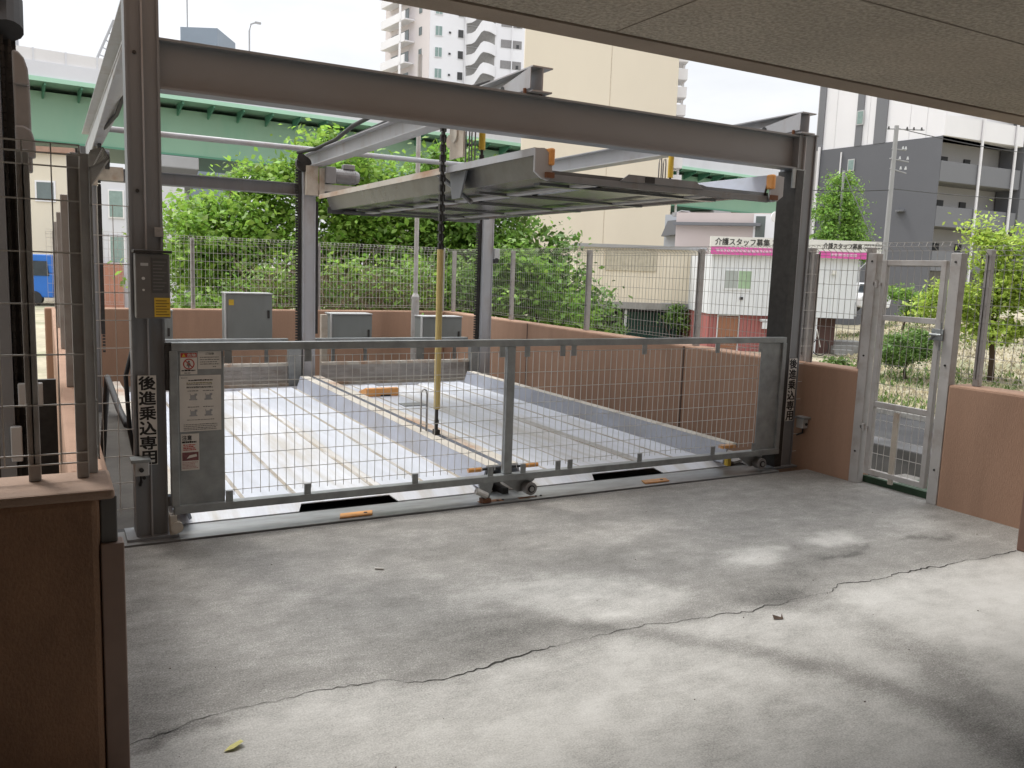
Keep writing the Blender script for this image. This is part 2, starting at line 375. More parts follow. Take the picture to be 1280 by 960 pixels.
def ell(cx, cy_, ax, ay, ang=0., p=1.6):
    c, s = math.cos(ang), math.sin(ang); dx = X+WX-cx; dy = Y+WY-cy_
    q = ((dx*c+dy*s)/ax)**2+((-dx*s+dy*c)/ay)**2
    return np.exp(-q**p)
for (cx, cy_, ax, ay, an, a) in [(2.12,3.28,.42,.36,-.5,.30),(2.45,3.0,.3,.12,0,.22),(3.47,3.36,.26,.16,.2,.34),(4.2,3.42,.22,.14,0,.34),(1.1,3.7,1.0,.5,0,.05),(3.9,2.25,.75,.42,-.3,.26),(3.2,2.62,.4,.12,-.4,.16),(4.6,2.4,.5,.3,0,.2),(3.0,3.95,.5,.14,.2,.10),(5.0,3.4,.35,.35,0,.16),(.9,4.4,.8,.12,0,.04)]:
    sv_ = sv_+.8*a*ell(cx, cy_, ax, ay, an)*(1-.35*low)  # pale patches; light reaching the right foreground is partly painted in
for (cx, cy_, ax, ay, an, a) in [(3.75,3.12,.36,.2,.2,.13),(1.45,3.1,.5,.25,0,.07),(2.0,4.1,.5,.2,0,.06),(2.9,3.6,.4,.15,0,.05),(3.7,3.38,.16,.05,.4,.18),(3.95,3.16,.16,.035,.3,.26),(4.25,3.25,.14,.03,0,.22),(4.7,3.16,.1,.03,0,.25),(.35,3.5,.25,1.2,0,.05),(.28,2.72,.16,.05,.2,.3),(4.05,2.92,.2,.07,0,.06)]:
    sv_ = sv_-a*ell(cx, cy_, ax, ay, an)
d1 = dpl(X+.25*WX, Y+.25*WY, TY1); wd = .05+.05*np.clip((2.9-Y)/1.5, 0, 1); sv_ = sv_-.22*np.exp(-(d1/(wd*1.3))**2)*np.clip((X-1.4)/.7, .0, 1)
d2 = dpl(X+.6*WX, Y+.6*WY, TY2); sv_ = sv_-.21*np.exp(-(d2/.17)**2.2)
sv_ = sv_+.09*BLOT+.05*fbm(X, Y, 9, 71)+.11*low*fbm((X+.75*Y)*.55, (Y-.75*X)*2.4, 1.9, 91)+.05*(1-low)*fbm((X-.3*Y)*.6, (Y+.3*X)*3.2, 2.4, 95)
nx, ny = len(fx), len(fy)
idx = np.arange(nx*ny).reshape(ny, nx)
F = np.stack([idx[:-1,:-1], idx[:-1,1:], idx[1:,1:], idx[1:,:-1]], -1).reshape(-1, 4)
V = np.stack([X, Y, 0*X], -1).reshape(-1, 3)
n0 = len(V); xa, xb, ya, yb = fx[0], fx[-1], fy[0], fy[-1]
ext = [(-9,-10),(12,-10),(12,ya),(-9,ya),(xa,ya),(xb,ya),(-9,3.0),(xa,3.0),(xb,3.0),(12,3.0)]
V = np.vstack([V, [(p[0], p[1], 0) for p in ext]])
F = np.vstack([F, [(n0, n0+1, n0+2, n0+3), (n0+3, n0+4, n0+7, n0+6), (n0+5, n0+2, n0+9, n0+8)]])
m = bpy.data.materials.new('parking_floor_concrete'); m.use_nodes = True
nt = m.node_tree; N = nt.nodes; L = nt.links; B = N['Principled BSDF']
at = N.new('ShaderNodeAttribute'); at.attribute_name = 'finish_and_sheen'
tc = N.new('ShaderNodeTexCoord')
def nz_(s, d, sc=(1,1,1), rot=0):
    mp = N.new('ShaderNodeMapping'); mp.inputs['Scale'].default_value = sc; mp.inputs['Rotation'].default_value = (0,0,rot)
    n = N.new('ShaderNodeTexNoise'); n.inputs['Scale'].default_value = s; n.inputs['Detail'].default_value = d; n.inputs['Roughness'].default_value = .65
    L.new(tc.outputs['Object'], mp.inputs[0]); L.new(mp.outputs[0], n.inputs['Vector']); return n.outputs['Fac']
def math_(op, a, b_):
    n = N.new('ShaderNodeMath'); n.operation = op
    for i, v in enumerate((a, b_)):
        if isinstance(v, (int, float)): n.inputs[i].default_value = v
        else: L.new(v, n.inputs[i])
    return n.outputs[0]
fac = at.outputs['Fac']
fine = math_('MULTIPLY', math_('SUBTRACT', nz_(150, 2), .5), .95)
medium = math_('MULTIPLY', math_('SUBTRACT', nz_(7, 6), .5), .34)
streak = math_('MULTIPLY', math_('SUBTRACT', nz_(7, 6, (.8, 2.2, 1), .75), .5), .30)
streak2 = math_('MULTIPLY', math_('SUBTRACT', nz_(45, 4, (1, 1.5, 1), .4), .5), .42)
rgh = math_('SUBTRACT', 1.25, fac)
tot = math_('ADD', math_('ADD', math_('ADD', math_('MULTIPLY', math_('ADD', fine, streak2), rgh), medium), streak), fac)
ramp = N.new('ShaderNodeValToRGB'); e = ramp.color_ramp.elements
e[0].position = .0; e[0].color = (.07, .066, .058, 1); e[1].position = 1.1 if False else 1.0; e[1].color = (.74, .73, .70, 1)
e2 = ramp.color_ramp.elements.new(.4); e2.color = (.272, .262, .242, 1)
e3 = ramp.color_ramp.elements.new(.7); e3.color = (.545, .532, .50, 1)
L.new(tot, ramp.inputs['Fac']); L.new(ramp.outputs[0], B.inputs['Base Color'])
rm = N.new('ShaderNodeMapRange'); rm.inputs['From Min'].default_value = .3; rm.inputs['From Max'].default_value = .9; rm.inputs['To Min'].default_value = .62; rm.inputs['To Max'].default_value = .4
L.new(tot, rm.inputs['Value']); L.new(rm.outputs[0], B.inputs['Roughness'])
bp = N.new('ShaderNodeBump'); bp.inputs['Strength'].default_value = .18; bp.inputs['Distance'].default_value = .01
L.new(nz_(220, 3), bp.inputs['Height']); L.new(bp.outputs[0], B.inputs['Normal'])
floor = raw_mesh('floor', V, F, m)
a_ = floor.data.attributes.new('finish_and_sheen', 'FLOAT', 'POINT')
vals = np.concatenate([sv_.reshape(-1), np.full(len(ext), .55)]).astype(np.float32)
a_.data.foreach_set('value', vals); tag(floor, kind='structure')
# body of the slab beneath, its edge towards the pit and the ditch
b = MB(); b.box(-9, 5.85, -10, 4.8, -.35, -.012); b.box(5.85, 12, -10, 3.0, -.35, -.012)
tag(b.build('floor_slab', m_conc), kind='structure')
# crack: a thin irregular dark gap
cv = []; cf = []; pts = []
for (x0, y0), (x1, y1) in zip(CRACK[:-1], CRACK[1:]):
    n = max(2, int((x1-x0)/.022))
    for i in range(n): pts.append((x0+(x1-x0)*i/n, y0+(y1-y0)*i/n))
off = 0
for i, (x, y) in enumerate(pts):
    off = off*.6+random.gauss(0, .0065)
    base = .0011 if x > .5 else .0005
    wdt = max(.0006, base*(1+1.3*math.sin(x*7.1)*math.sin(x*2.3+1))+abs(random.gauss(0, .0007)))
    if 1.15 < x < 1.75: wdt *= 1.9
    if x > 3.4: wdt *= 1.7
    cv += [(x, y+off-wdt, .0015), (x, y+off+wdt, .0015)]
for i in range(len(pts)-1): cf.append((2*i, 2*i+2, 2*i+3, 2*i+1))
c_ = MB(); c_.add(cv, cf)
cxx = [(1.62,2.80),(1.72,2.835),(1.85,2.825),(1.95,2.84)]
c_.build('crack', mat('crack_dark', (.035, .032, .028), .95, 0, .3, 30), floor)

# pit floor and side faces under the machine
b = MB(); b.box(-.05, 5.5, 4.78, 12.2, -.42, -.16); tag(b.build('pit_floor', m_pit), kind='structure')

# ------------------------------------------------------------------ building around the camera
b = MB(); b.box(-9, 7.0, -10, 3.17, 2.602, 2.95)
ceiling = tag(b.build('ceiling', m_ceil), kind='structure')
b = MB(); b.box(-9, 7.0, 3.19, 3.35, 2.598, 2.95); b.box(-9, 7.0, 3.17, 3.19, 2.62, 2.95); b.build('ceiling_edge', m_fascia, ceiling)
jm = mat('ceiling_joint_dark', (.2, .17, .135), .95)
b = MB(); b.box(-9, 7.0, 2.286, 2.292, 2.5995, 2.62); b.box(2.208, 2.212, 2.292, 3.16, 2.5995, 2.62); b.build('joint', jm, ceiling)
b = MB(); b.box(-9, 7.0, -10, 3.3, 2.95, 16)
tag(b.build('building_above', m_stucco), 'brown apartment building standing above the covered parking bay', 'building')
b = MB(); b.box(-9, 12, -10.3, -10, -.3, 2.6); b.box(-9.3, -9, -10, 3.3, -.3, 2.6); b.box(-1.6, -1.4, -10, 2.55, -.0, 2.6)
tag(b.build('rear_wall', m_stuccodark), kind='structure')
b = MB(); b.box(5.03, 5.6, 2.2, 2.78, 0, 2.6); b.box(5.03, 5.6, -3.6, -3.0, 0, 2.6)
tag(b.build('pillar', mat('brown_tiled_pillar', (.20, .115, .085), .6, 0, .1, 8), bevel=.008), 'dark brown square pillar at the right end of the gate wall', 'pillar')

# low walls
def wall(name, label, boxes, m=m_stucco, joints=(), bevel=.018):
    b = MB()
    for q in boxes: b.box(*q)
    o = tag(b.build(name, m, bevel=bevel), label, 'wall')
    if joints:
        j = MB()
        for q in joints: j.box(*q)
        j.build('joint', mat('wall_joint_sealant', (.10, .065, .05), .8), o)
    return o
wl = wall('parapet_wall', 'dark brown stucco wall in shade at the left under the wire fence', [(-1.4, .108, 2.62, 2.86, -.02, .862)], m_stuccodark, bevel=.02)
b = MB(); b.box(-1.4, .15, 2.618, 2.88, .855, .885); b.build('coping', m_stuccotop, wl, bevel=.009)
wall('parapet_wall', 'narrow brown wall running back along the left side of the machine', [(.03, .15, 2.89, 12.2, -.3, .88)], m_stucco)
pw = wall('parapet_wall', 'long terracotta stucco wall around the back and right of the parking machine',
     [(-.05, 5.5, 12.2, 12.42, -.45, .88), (5.5, 5.72, 4.37, 12.42, -.45, .88)], m_stucco, [(5.494, 5.502, 6.43, 6.446, -.1, .875), (5.494, 5.502, 9.55, 9.566, -.1, .875), (5.494, 5.502, 12.14, 12.2, .5, .51)])
wall('parapet_wall', 'short terracotta wall between the wire gate and the brown pillar', [(5.5, 5.72, 2.83, 3.63, -.02, .872)], m_stucco)
# square downpipe at the wall end
t = thing('square_downpipe', 'brown square pipe with dark cap at the end of the shaded left wall', 'pipe', (.19, 2.66, 0))
b = MB(); b.box(.109, .172, 2.625, 2.69, 0, .72); b.build('pipe_body', m_pipe, t, bevel=.004)
b = MB(); b.box(.111, .156, 2.64, 2.69, .72, .86); b.build('pipe_cap', mat('pipe_cap_grey', (.11, .105, .10), .6), t, bevel=.004)

# ------------------------------------------------------------------ wire mesh fences
def wire(b, a, c, r): b.tube(a, c, r, 4, cap=False)
def mesh_panel(b, p0, p1, z0, z1, pv, ph, r=.0019, curl=True, outn=(0, 0)):
    a = Vector((p0[0], p0[1], 0)); c = Vector((p1[0], p1[1], 0)); u = (c-a); ln = u.length; u.normalize()
    n = Vector((outn[0], outn[1], 0))
    k = max(2, round(ln/pv))
    for i in range(k+1):
        p = a+u*(ln*i/k)
        if curl:
            zt = z1-.06
            wire(b, p+Vector((0,0,z0)), p+Vector((0,0,zt)), r)
            for q0, q1 in (((0,zt),(.05,z1-.03)),((.05,z1-.03),(.035,z1)),((.035,z1),(0,z1-.012)),):
                wire(b, p+n*q0[0]+Vector((0,0,q0[1])), p+n*q1[0]+Vector((0,0,q1[1])), r)
        else: wire(b, p+Vector((0,0,z0)), p+Vector((0,0,z1)), r)
    zs = list(np.arange(z0+.03, z1-.07, ph))+([] if curl else [z1-.004])
    for z in zs: wire(b, a+Vector((0,0,z)), c+Vector((0,0,z)), r*1.15)
    if curl:
        for o_, z in ((0, z1-.06), (.05, z1-.03), (.035, z1)):
            wire(b, a+n*o_+Vector((0,0,z)), c+n*o_+Vector((0,0,z)), r*1.15)
        wire(b, a+Vector((0,0,z0)), c+Vector((0,0,z0)), r*1.15)
def fence(label, p0, p1, z0, z1, posts, outn, pv=.06, ph=.12, r=.0019, mw_=m_wire, mp_=m_post, pr=.021, zb=None, curl=True):
    t = thing('mesh_fence', label, 'fence', (p0[0], p0[1], z0))
    a = Vector((*p0, 0)); c = Vector((*p1, 0)); d = c-a
    ks = sorted(posts); edges = [0]+[k for k in ks if .03 < k < .97]+[1]
    for k0, k1 in zip(edges[:-1], edges[1:]):
        b = MB(); q0 = a+d*k0; q1 = a+d*k1
        mesh_panel(b, q0[:2], q1[:2], z0+.05, z1, pv, ph, r, curl, outn); b.build('mesh_panel', mw_, t)
    for k in ks:
        p = a+d*k; b = MB(); pn = Vector((outn[0], outn[1], 0))*-(pr+.004)
        q = p+pn; b.box(q.x-pr, q.x+pr, q.y-pr, q.y+pr, z0 if zb is None else zb, z1-.02); b.build('post', mp_, t, bevel=.003)
    return t
fence('pale wire mesh fence on the back wall in front of the trees', (0, 12.3), (5.56, 12.3), .88, 1.87, [.02, .315, .63, .99], (0, -1), .055, .115, .0026, m_wirelight, m_gatepost, .026)
fence('wire mesh fence on the long wall at the right of the parking machine', (5.6, 12.25), (5.6, 4.42), .88, 1.85, [.01, .255, .495, .745, .92, .995], (-1, 0), .055, .115, .0021, m_wire, m_post, .026)
fence('wire mesh fence on the short wall right of the wire gate', (5.6, 3.66), (5.6, 2.0), .872, 1.83, [.095, .6, .99], (-1, 0), .06, .12, .0019, m_wire, m_post, .022)
fence('dark wire mesh fence on the shaded wall at the left edge', (-1.4, 2.78), (.09, 2.78), .885, 1.86, [.1, .905, .99], (0, -1), .075, .148, .0026, m_wirelight, m_post, .0165)
fence('wire mesh fence receding along the left wall, seen edge on', (.122, 2.84), (.122, 12.2), .88, 1.87, [.003, .215, .43, .645, .86, .995], (1, 0), .05, .148, .0029, m_wire, m_post, .025)
fence('tall wire mesh panel closing the gap beside the left column', (.16, 4.93), (.385, 4.93), .1, 1.82, [.02], (0, -1), .075, .148, .0026, m_wirelight, m_post, .016, zb=-.1, curl=False)
fence('narrow wire mesh panel closing the gap beside the right column', (5.44, 4.93), (5.60, 4.93), .05, 1.8, [.95], (0, -1), .075, .148, .002, m_wirelight, m_post, .018, zb=-.1, curl=False)

# ------------------------------------------------------------------ wire gate on the right
t = thing('wire_gate', 'narrow pale steel gate with wire mesh between two brown walls', 'gate', (5.53, 4.0, 0))
for y0 in (4.345, 3.668):
    b = MB(); b.box(5.50, 5.57, y0-.04, y0+.04, 0, 1.78); p = b.build('gate_post', m_gatepost, t, bevel=.004)
    b = MB()
    for z in (.25, 1.0, 1.72): b.tube((5.495, y0, z), (5.50, y0, z), .008, 8)
    b.build('bolt', m_dark, p)
b = MB()
b.box(5.515, 5.555, 4.225, 4.265, .09, 1.73); b.box(5.515, 5.555, 3.745, 3.785, .09, 1.73)
for z in (1.69, 1.28, .62, .09): b.box(5.517, 5.553, 3.785, 4.225, z, z+.04)
b.build('gate_frame', m_gatepost, t, bevel=.003)
b = MB(); mesh_panel(b, (5.535, 4.225), (5.535, 3.785), .62, 1.69, .055, .15, .0018, False); b.build('mesh_panel', m_wire, t)
b = MB(); mesh_panel(b, (5.535, 4.225), (5.535, 3.785), .10, .62, .055, .13, .002, False); b.build('mesh_panel', m_wirelight, t)
b = MB(); mesh_panel(b, (5.56, 4.34), (5.56, 3.67), 1.69, 1.86, .06, .2, .0018, True, (-1, 0)); b.build('spiked_top', m_wire, t)
b = MB(); b.box(5.487, 5.515, 3.70, 3.79, 1.17, 1.25); b.tube((5.48, 3.745, 1.22), (5.48, 3.80, 1.17), .008, 8); b.tube((5.49, 3.72, 1.10), (5.49, 3.72, 1.3), .006, 8); b.tube((5.47, 3.70, 1.21), (5.47, 3.79, 1.21), .01, 8)
b.build('latch', m_galv, t, bevel=.003)
for z in (1.55, .45):
    b = MB(); b.tube((5.50, 4.285, z-.03), (5.50, 4.285, z+.03), .013, 10); b.box(5.50, 5.512, 4.255, 4.32, z-.012, z+.012); b.build('hinge', m_gatepost, t)
b = MB(); b.box(5.528, 5.548, 4.02, 4.055, .05, .60); b.build('bar', m_creamplate, t)
b = MB(); b.box(5.9, 6.5, 3.4, 4.6, -.35, -.08); tag(b.build('ledge', m_pit), kind='structure')
b = MB(); b.box(5.60, 6.5, 3.69, 4.34, -.075, -.055); b.box(5.60, 5.64, 3.69, 4.34, -.06, .05); tag(b.build('door_mat', m_mat), 'green mat strip under the wire gate', 'mat')

# ------------------------------------------------------------------ parking machine frame
FR = thing('parking_machine', 'grey steel frame of a two-bay car stacker with columns and overhead beams', 'car stacker', (2.85, 7.6, 0))
def column(x0, x1, y0, y1, z0, z1, m=m_steel, side=1):
    b = MB(); tf = .012
    b.box(x0, x0+tf, y0, y1, z0, z1); b.box(x1-tf, x1, y0, y1, z0, z1)
    ym = y0+.012
    b.box(x0+tf, x1-tf, ym, ym+.012, z0, z1); b.box(x0+tf, x1-tf, y1-.02, y1-.008, z0, z1)
    return b.build('column', m, FR)
cl = column(.385, .550, 4.91, 5.07, 0, 3.6)
b = MB(); b.box(.462, .470, 4.902, 4.922, .02, 3.6); b.build('seam_strip', m_steel_light, cl)
b = MB(); b.box(.335, .60, 4.87, 5.1, 0.004, .02); b.build('base_plate', m_steel, cl)
cr_ = column(5.235, 5.43, 4.91, 5.09, 0, 2.70)
b = MB(); b.box(5.30, 5.308, 4.902, 4.922, .02, 2.68); b.build('seam_strip', m_steel_light, cr_)
b = MB(); b.box(5.20, 5.46, 4.87, 5.12, 0.004, .02); b.build('base_plate', m_steel, cr_)
b = MB(); b.box(5.219, 5.296, 4.895, 4.9095, .02, 2.42); b.box(5.219, 5.2345, 4.9095, 5.09, .02, 2.42); b.build('rail_and_dark_strip', m_dark, cr_)  # front rail, plus a dark strip added to darken the lit left face
b = MB(); b.box(5.18, 5.32, 4.90, 4.912, 2.28, 2.43); b.build('gusset', m_galv, cr_)
for (x, y, mm) in ((.42, 10.3, m_steel), (2.78, 10.25, m_steel_light), (5.18, 10.2, m_steel_light)):
    c0 = column(x-.075, x+.075, y-.075, y+.075, -.16, 2.70, mm)
    b = MB(); b.box(x-.118, x-.082, y-.02, y+.02, .0, 2.68)
    if x < 5: b.box(x+.082, x+.12, y-.03, y+.03, .7, 2.3)
    b.build('chain_guard', m_dark, c0)
    b = MB()
    for k in range(64): xc = x-.134 if x > 1 else x+.105; b.box(xc-.014, xc+.014, y-.014, y+.014, .5+k*.034, .5+k*.034+.022)
    b.build('chain', m_dark, c0)
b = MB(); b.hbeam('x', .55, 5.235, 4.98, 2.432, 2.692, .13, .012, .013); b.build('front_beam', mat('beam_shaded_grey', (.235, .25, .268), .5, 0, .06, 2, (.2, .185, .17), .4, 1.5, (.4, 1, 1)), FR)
b = MB(); b.box(5.235, 5.44, 4.905, 5.05, 2.70, 2.71); b.build('cap_plate', m_steel, FR)
for x in (.47, 2.84, 5.27):
    b = MB(); b.hbeam('y', 4.86 if x > 1 else 5.08, 11.0 if x < 1 else 10.7, x, 2.70, 2.86 if x > 1 else 2.93, .15, .008, .009)
    bm_ = b.build('long_beam', m_steel_light, FR)
    if x > 1:
        b = MB(); b.tube((x+.03, 4.93, 2.693), (x+.03, 4.93, 2.73), .012, 8); b.tube((x-.09, 4.93, 2.693), (x-.09, 4.93, 2.725), .012, 8); b.build('bolt', mat('rusty_bolt', (.16, .07, .035), .8), bm_)
        b = MB(); b.prism([(5.3, 2.705), (5.8, 2.705), (4.87, 2.85), (4.87, 2.72)], 'x', x-.006-.08, x-.002-.08); b.build('web_plate', m_steel_light, bm_)
        b = MB(); b.tube((x-.089, 5.25, 2.76), (x-.0865, 5.25, 2.76), .03, 16); b.build('cable_hole', m_black, bm_)
for (x0, x1, y, z0, z1) in ((.5, 2.70, 10.3, 2.36, 2.50), (2.86, 5.1, 10.2, 2.36, 2.48)):
    b = MB(); b.hbeam('x', x0, x1, y, z0, z1, .12, .008, .009); b.build('rear_beam', m_steel, FR)
b = MB(); b.box(2.86, 3.35, 10.08, 10.16, 2.42, 2.50); b.build('motor_shelf', m_rusty, FR)
b = MB(); b.tube((.5, 10.42, 2.93), (5.2, 10.42, 2.93), .032, 14); b.build('drive_shaft', m_steel_light, FR, smooth=True)
# drive motor
b = MB(); b.box(2.93, 3.05, 10.0, 10.2, 2.51, 2.70); b.tube((3.05, 10.1, 2.605), (3.30, 10.1, 2.605), .085, 18); b.tube((3.30, 10.1, 2.605), (3.36, 10.1, 2.605), .09, 18, .06)
mo = b.build('drive_motor', m_motor, FR, bevel=.004)
b = MB(); b.box(3.16, 3.30, 10.05, 10.15, 2.69, 2.75); b.build('terminal_box', m_motor, mo, bevel=.01)
b = MB()
for k in range(9): b.tube((3.07+.025*k, 10.1, 2.605), (3.078+.025*k, 10.1, 2.605), .09, 18)
b.build('cooling_fin', m_motor, mo)
b = MB(); b.box(2.72, 2.86, 10.08, 10.16, 2.36, 2.70); b.box(2.87, 2.93, 10.06, 10.10, 2.36, 2.68); b.build('bracket', m_creamplate, FR)
b = MB(); b.tube((2.70, 10.12, 2.72), (2.70, 10.2, 2.72), .09, 20); b.tube((2.66, 10.08, 2.78), (2.66, 10.1, 2.78), .05, 16); b.build('sprocket', m_dark, FR)
b = MB(); b.path([(2.62, 10.1, 2.84), (2.75, 9.8, 2.86), (2.80, 9.2, 2.90), (2.80, 8.6, 2.97), (2.80, 7.6, 3.0), (2.82, 6.5, 2.93), (2.83, 5.6, 2.88)], .022, 8); b.path([(2.82, 8.9, 2.87), (2.83, 7.5, 2.90), (2.86, 6.0, 2.88)], .014, 8)
b.build('cable', m_black, FR, smooth=True)
# sheave plate hanging from the middle beam, hose loops, yellow tubes
b = MB(); b.box(2.80, 2.815, 5.95, 6.20, 2.40, 2.70); sh = b.build('sheave_plate', m_creamplate, FR)
b = MB(); b.tube((2.785, 6.1, 2.58), (2.80, 6.1, 2.58), .06, 18); b.tube((2.82, 6.26, 2.55), (2.83, 6.26, 2.55), .05, 14); b.build('sheave', m_rusty, sh)
for (x, y) in ((2.9, 6.05), (5.1, 6.45)):
    b = MB()
    for o_ in (0, .05): b.path([(x-.03+o_, y, 2.36), (x-.03+o_, y, 2.6), (x-.025+o_, y, 2.64), (x-.005+o_, y, 2.645), (x+.0+o_, y, 2.6), (x+o_, y, 2.36)], .006, 6)
    b.build('hose_loop', m_motor, FR, smooth=True)
    b = MB(); b.tube((x+.11, y, 2.48), (x+.11, y, 2.72), .026, 12); y_ = b.build('yellow_sleeve', m_yellow, FR, smooth=False)
    b = MB(); b.tube((x+.11, y, 2.32), (x+.11, y, 2.48), .012, 8); b.tube((x+.11, y, 2.40), (x+.11, y, 2.44), .02, 8); b.build('rod', m_dark, y_)
# left side plates and chain wheel behind the left column
b = MB(); b.prism([(5.2, 2.70), (10.9, 2.70), (10.9, 2.30), (9.4, 2.52), (7.4, 2.60)], 'x', .40, .408); b.build('side_plate', m_steel_light, FR)
b = MB(); b.box(.44, .50, 10.1, 10.2, 2.3, 2.72); b.box(.5, .75, 10.1, 10.2, 2.36, 2.50); b.build('bracket', m_creamplate, FR)
b = MB(); b.tube((.57, 10.0, 2.56), (.61, 10.0, 2.56), .10, 20); b.tube((.50, 9.9, 2.70), (.53, 9.9, 2.70), .07, 16); b.build('sprocket', m_dark, FR)
b = MB(); b.path([(.50, 8.9, 2.72), (.52, 7.5, 2.66), (.53, 6.5, 2.74), (.53, 5.4, 2.9)], .016, 8); b.path([(.45, 5.1, 1.25), (.36, 5.05, .9), (.37, 5.0, .6), (.42, 5.03, .3), (.43, 5.03, .05)], .012, 8); b.build('cable', m_black, FR, smooth=True)
b = MB(); b.path([(.30, 6.6, .05), (.33, 6.2, .75), (.36, 5.6, .62), (.37, 5.2, .6)], .02, 8); b.build('cable', m_black, FR, smooth=True)
# rear barriers, rails behind the pallets
for (x0, x1) in ((.9, 2.55), (2.95, 5.0)):
    b = MB()
    for k in range(8): b.box(x0, x1, 10.23-.006*(k % 2), 10.27, .10+k*.026, .125+k*.026)
    rb = b.build('rear_barrier', m_boards, FR)
    b = MB(); b.box(x0, x1, 10.2, 10.28, .31, .345); b.box(x0, x1, 10.17, 10.25, .065, .095); b.build('rail', m_rusty, rb)
    b = MB(); b.box(x0-.04, x1+.02, 10.35, 10.42, .57, .63); b.build('cross_rail', m_galv, FR)
    b = MB(); b.box(x1-.02, x1+.13, 10.15, 10.25, .05, .60); b.build('end_post', m_galv, FR)
    b = MB(); b.box(x0-.1, x1+.15, 10.10, 10.16, -.1, .065); b.build('buffer_beam', m_dark, FR)

for z in (.35, 1.9, 2.6):
    b = MB(); b.tube((.43, 4.912, z), (.43, 4.922, z), .010, 6); b.build('bolt', m_dark, cl)

# sensor on the right rear column, photo-eye boxes on the front columns
t = thing('sensor_box', 'small grey sensor with a black lens on the right rear column', 'sensor', (5.29, 10.15, 1.7))
b = MB(); b.box(5.262, 5.34, 10.10, 10.2, 1.70, 1.84); b.build('housing', m_boxedge, t, bevel=.006)
b = MB(); b.tube((5.29, 10.09, 1.68), (5.29, 10.16, 1.68), .035, 12); b.build('lens', m_black, t)
def photoeye(x0, x1, z0, z1, lab):
    t = thing('sensor_box', lab, 'sensor', ((x0+x1)/2, 4.87, z0))
    b = MB(); b.box(x0+.01, x1-.005, 4.83, 4.90, z0+.02, z1-.03); b.build('housing', m_boxedge, t, bevel=.006)
    b = MB(); b.box(x0-.008, x1, 4.80, 4.905, z1-.03, z1-.012); b.build('hood', m_galv, t, bevel=.003)
    b = MB(); b.tube(((x0+x1)/2, 4.822, z0+.055), ((x0+x1)/2, 4.832, z0+.055), .012, 12); b.build('lens', m_black, t)
    b = MB(); b.path([((x0+x1)/2, 4.86, z0+.02), ((x0+x1)/2, 4.86, z0-.02), ((x0+x1)/2, 4.92, z0-.05)], .008, 6); b.build('cable', m_black, t)
photoeye(.365, .455, .36, .49, 'grey photo-eye box under the vertical sign on the left column')
photoeye(5.43, 5.53, .32, .45, 'grey photo-eye box beside the vertical sign on the right column')

# control box on the left column
t = thing('control_box', 'dark grey control box with small hood on the left column', 'control box', (.475, 4.86, 1.23))
b = MB(); b.box(.40, .568, 4.79, 4.90, 1.235, 1.575); b.build('housing', mat('control_box_grey', (.15, .145, .14), .4, 0, .08, 8), t, bevel=.006)
b = MB(); b.box(.392, .578, 4.77, 4.905, 1.577, 1.592); b.build('hood', m_dark, t, bevel=.003)
b = MB(); b.box(.478, .556, 4.786, 4.79, 1.37, 1.55)
b.build('instruction_plate', mat('dark_label', (.09, .09, .088), .4), t)
b = MB()
for k in range(9): b.box(.484, .484+.045+.02*((k*7) % 3)/2, 4.7848, 4.786, 1.385+k*.018, 1.391+k*.018)
b.build('lettering', m_inkgrey, t)
b = MB(); b.box(.425, .462, 4.787, 4.79, 1.51, 1.525); b.build('name_plate', m_boxedge, t)
b = MB(); b.tube((.437, 4.78, 1.445), (.437, 4.79, 1.445), .008, 10); b.tube((.437, 4.783, 1.385), (.437, 4.79, 1.385), .006, 10); b.build('lock', m_zincwire, t)
b = MB(); b.box(.488, .566, 4.786, 4.79, 1.245, 1.345); yl = b.build('yellow_notice', m_yellow, t)
b = MB()
for k in range(6): b.box(.494, .56-.012*(k % 2), 4.7848, 4.786, 1.255+k*.0145, 1.259+k*.0145)
b.build('lettering', mat('brown_ink', (.14, .09, .02), .6), yl)
t = thing('name_plate', 'small worn white plate on the left column above the control box', 'plate', (.53, 4.9, 1.66))
b = MB(); b.box(.508, .552, 4.898, 4.908, 1.665, 1.715); b.build('plate', mat('worn_plate', (.3, .29, .28), .5, 0, .2, 40), t)

# vertical signs on the columns
def vsign(x0, x1, z0, z1, lab, grp=None):
    t = thing('column_sign', lab, 'sign', ((x0+x1)/2, 4.9, z0), grp)
    b = MB(); b.box(x0, x1, 4.897, 4.901, z0, z1); b.build('plate', m_signwhite, t)
    n = 6; hh = (z1-z0)/n; wch = (x1-x0)*.93
    for i, ch in enumerate('後進乗込専用'):
        text(ch, 'lettering', m_ink, t, wch, hh*.93, ((x0+x1)/2-wch/2, 4.8966, z1-hh*(i+1)+hh*.035), (1,0,0), (0,0,1), .001, bold=.026)
vsign(.407, .500, .425, .92, 'white vertical sign with black characters on the left column')
vsign(5.305, 5.395, .40, .92, 'white vertical sign with black characters on the right column')

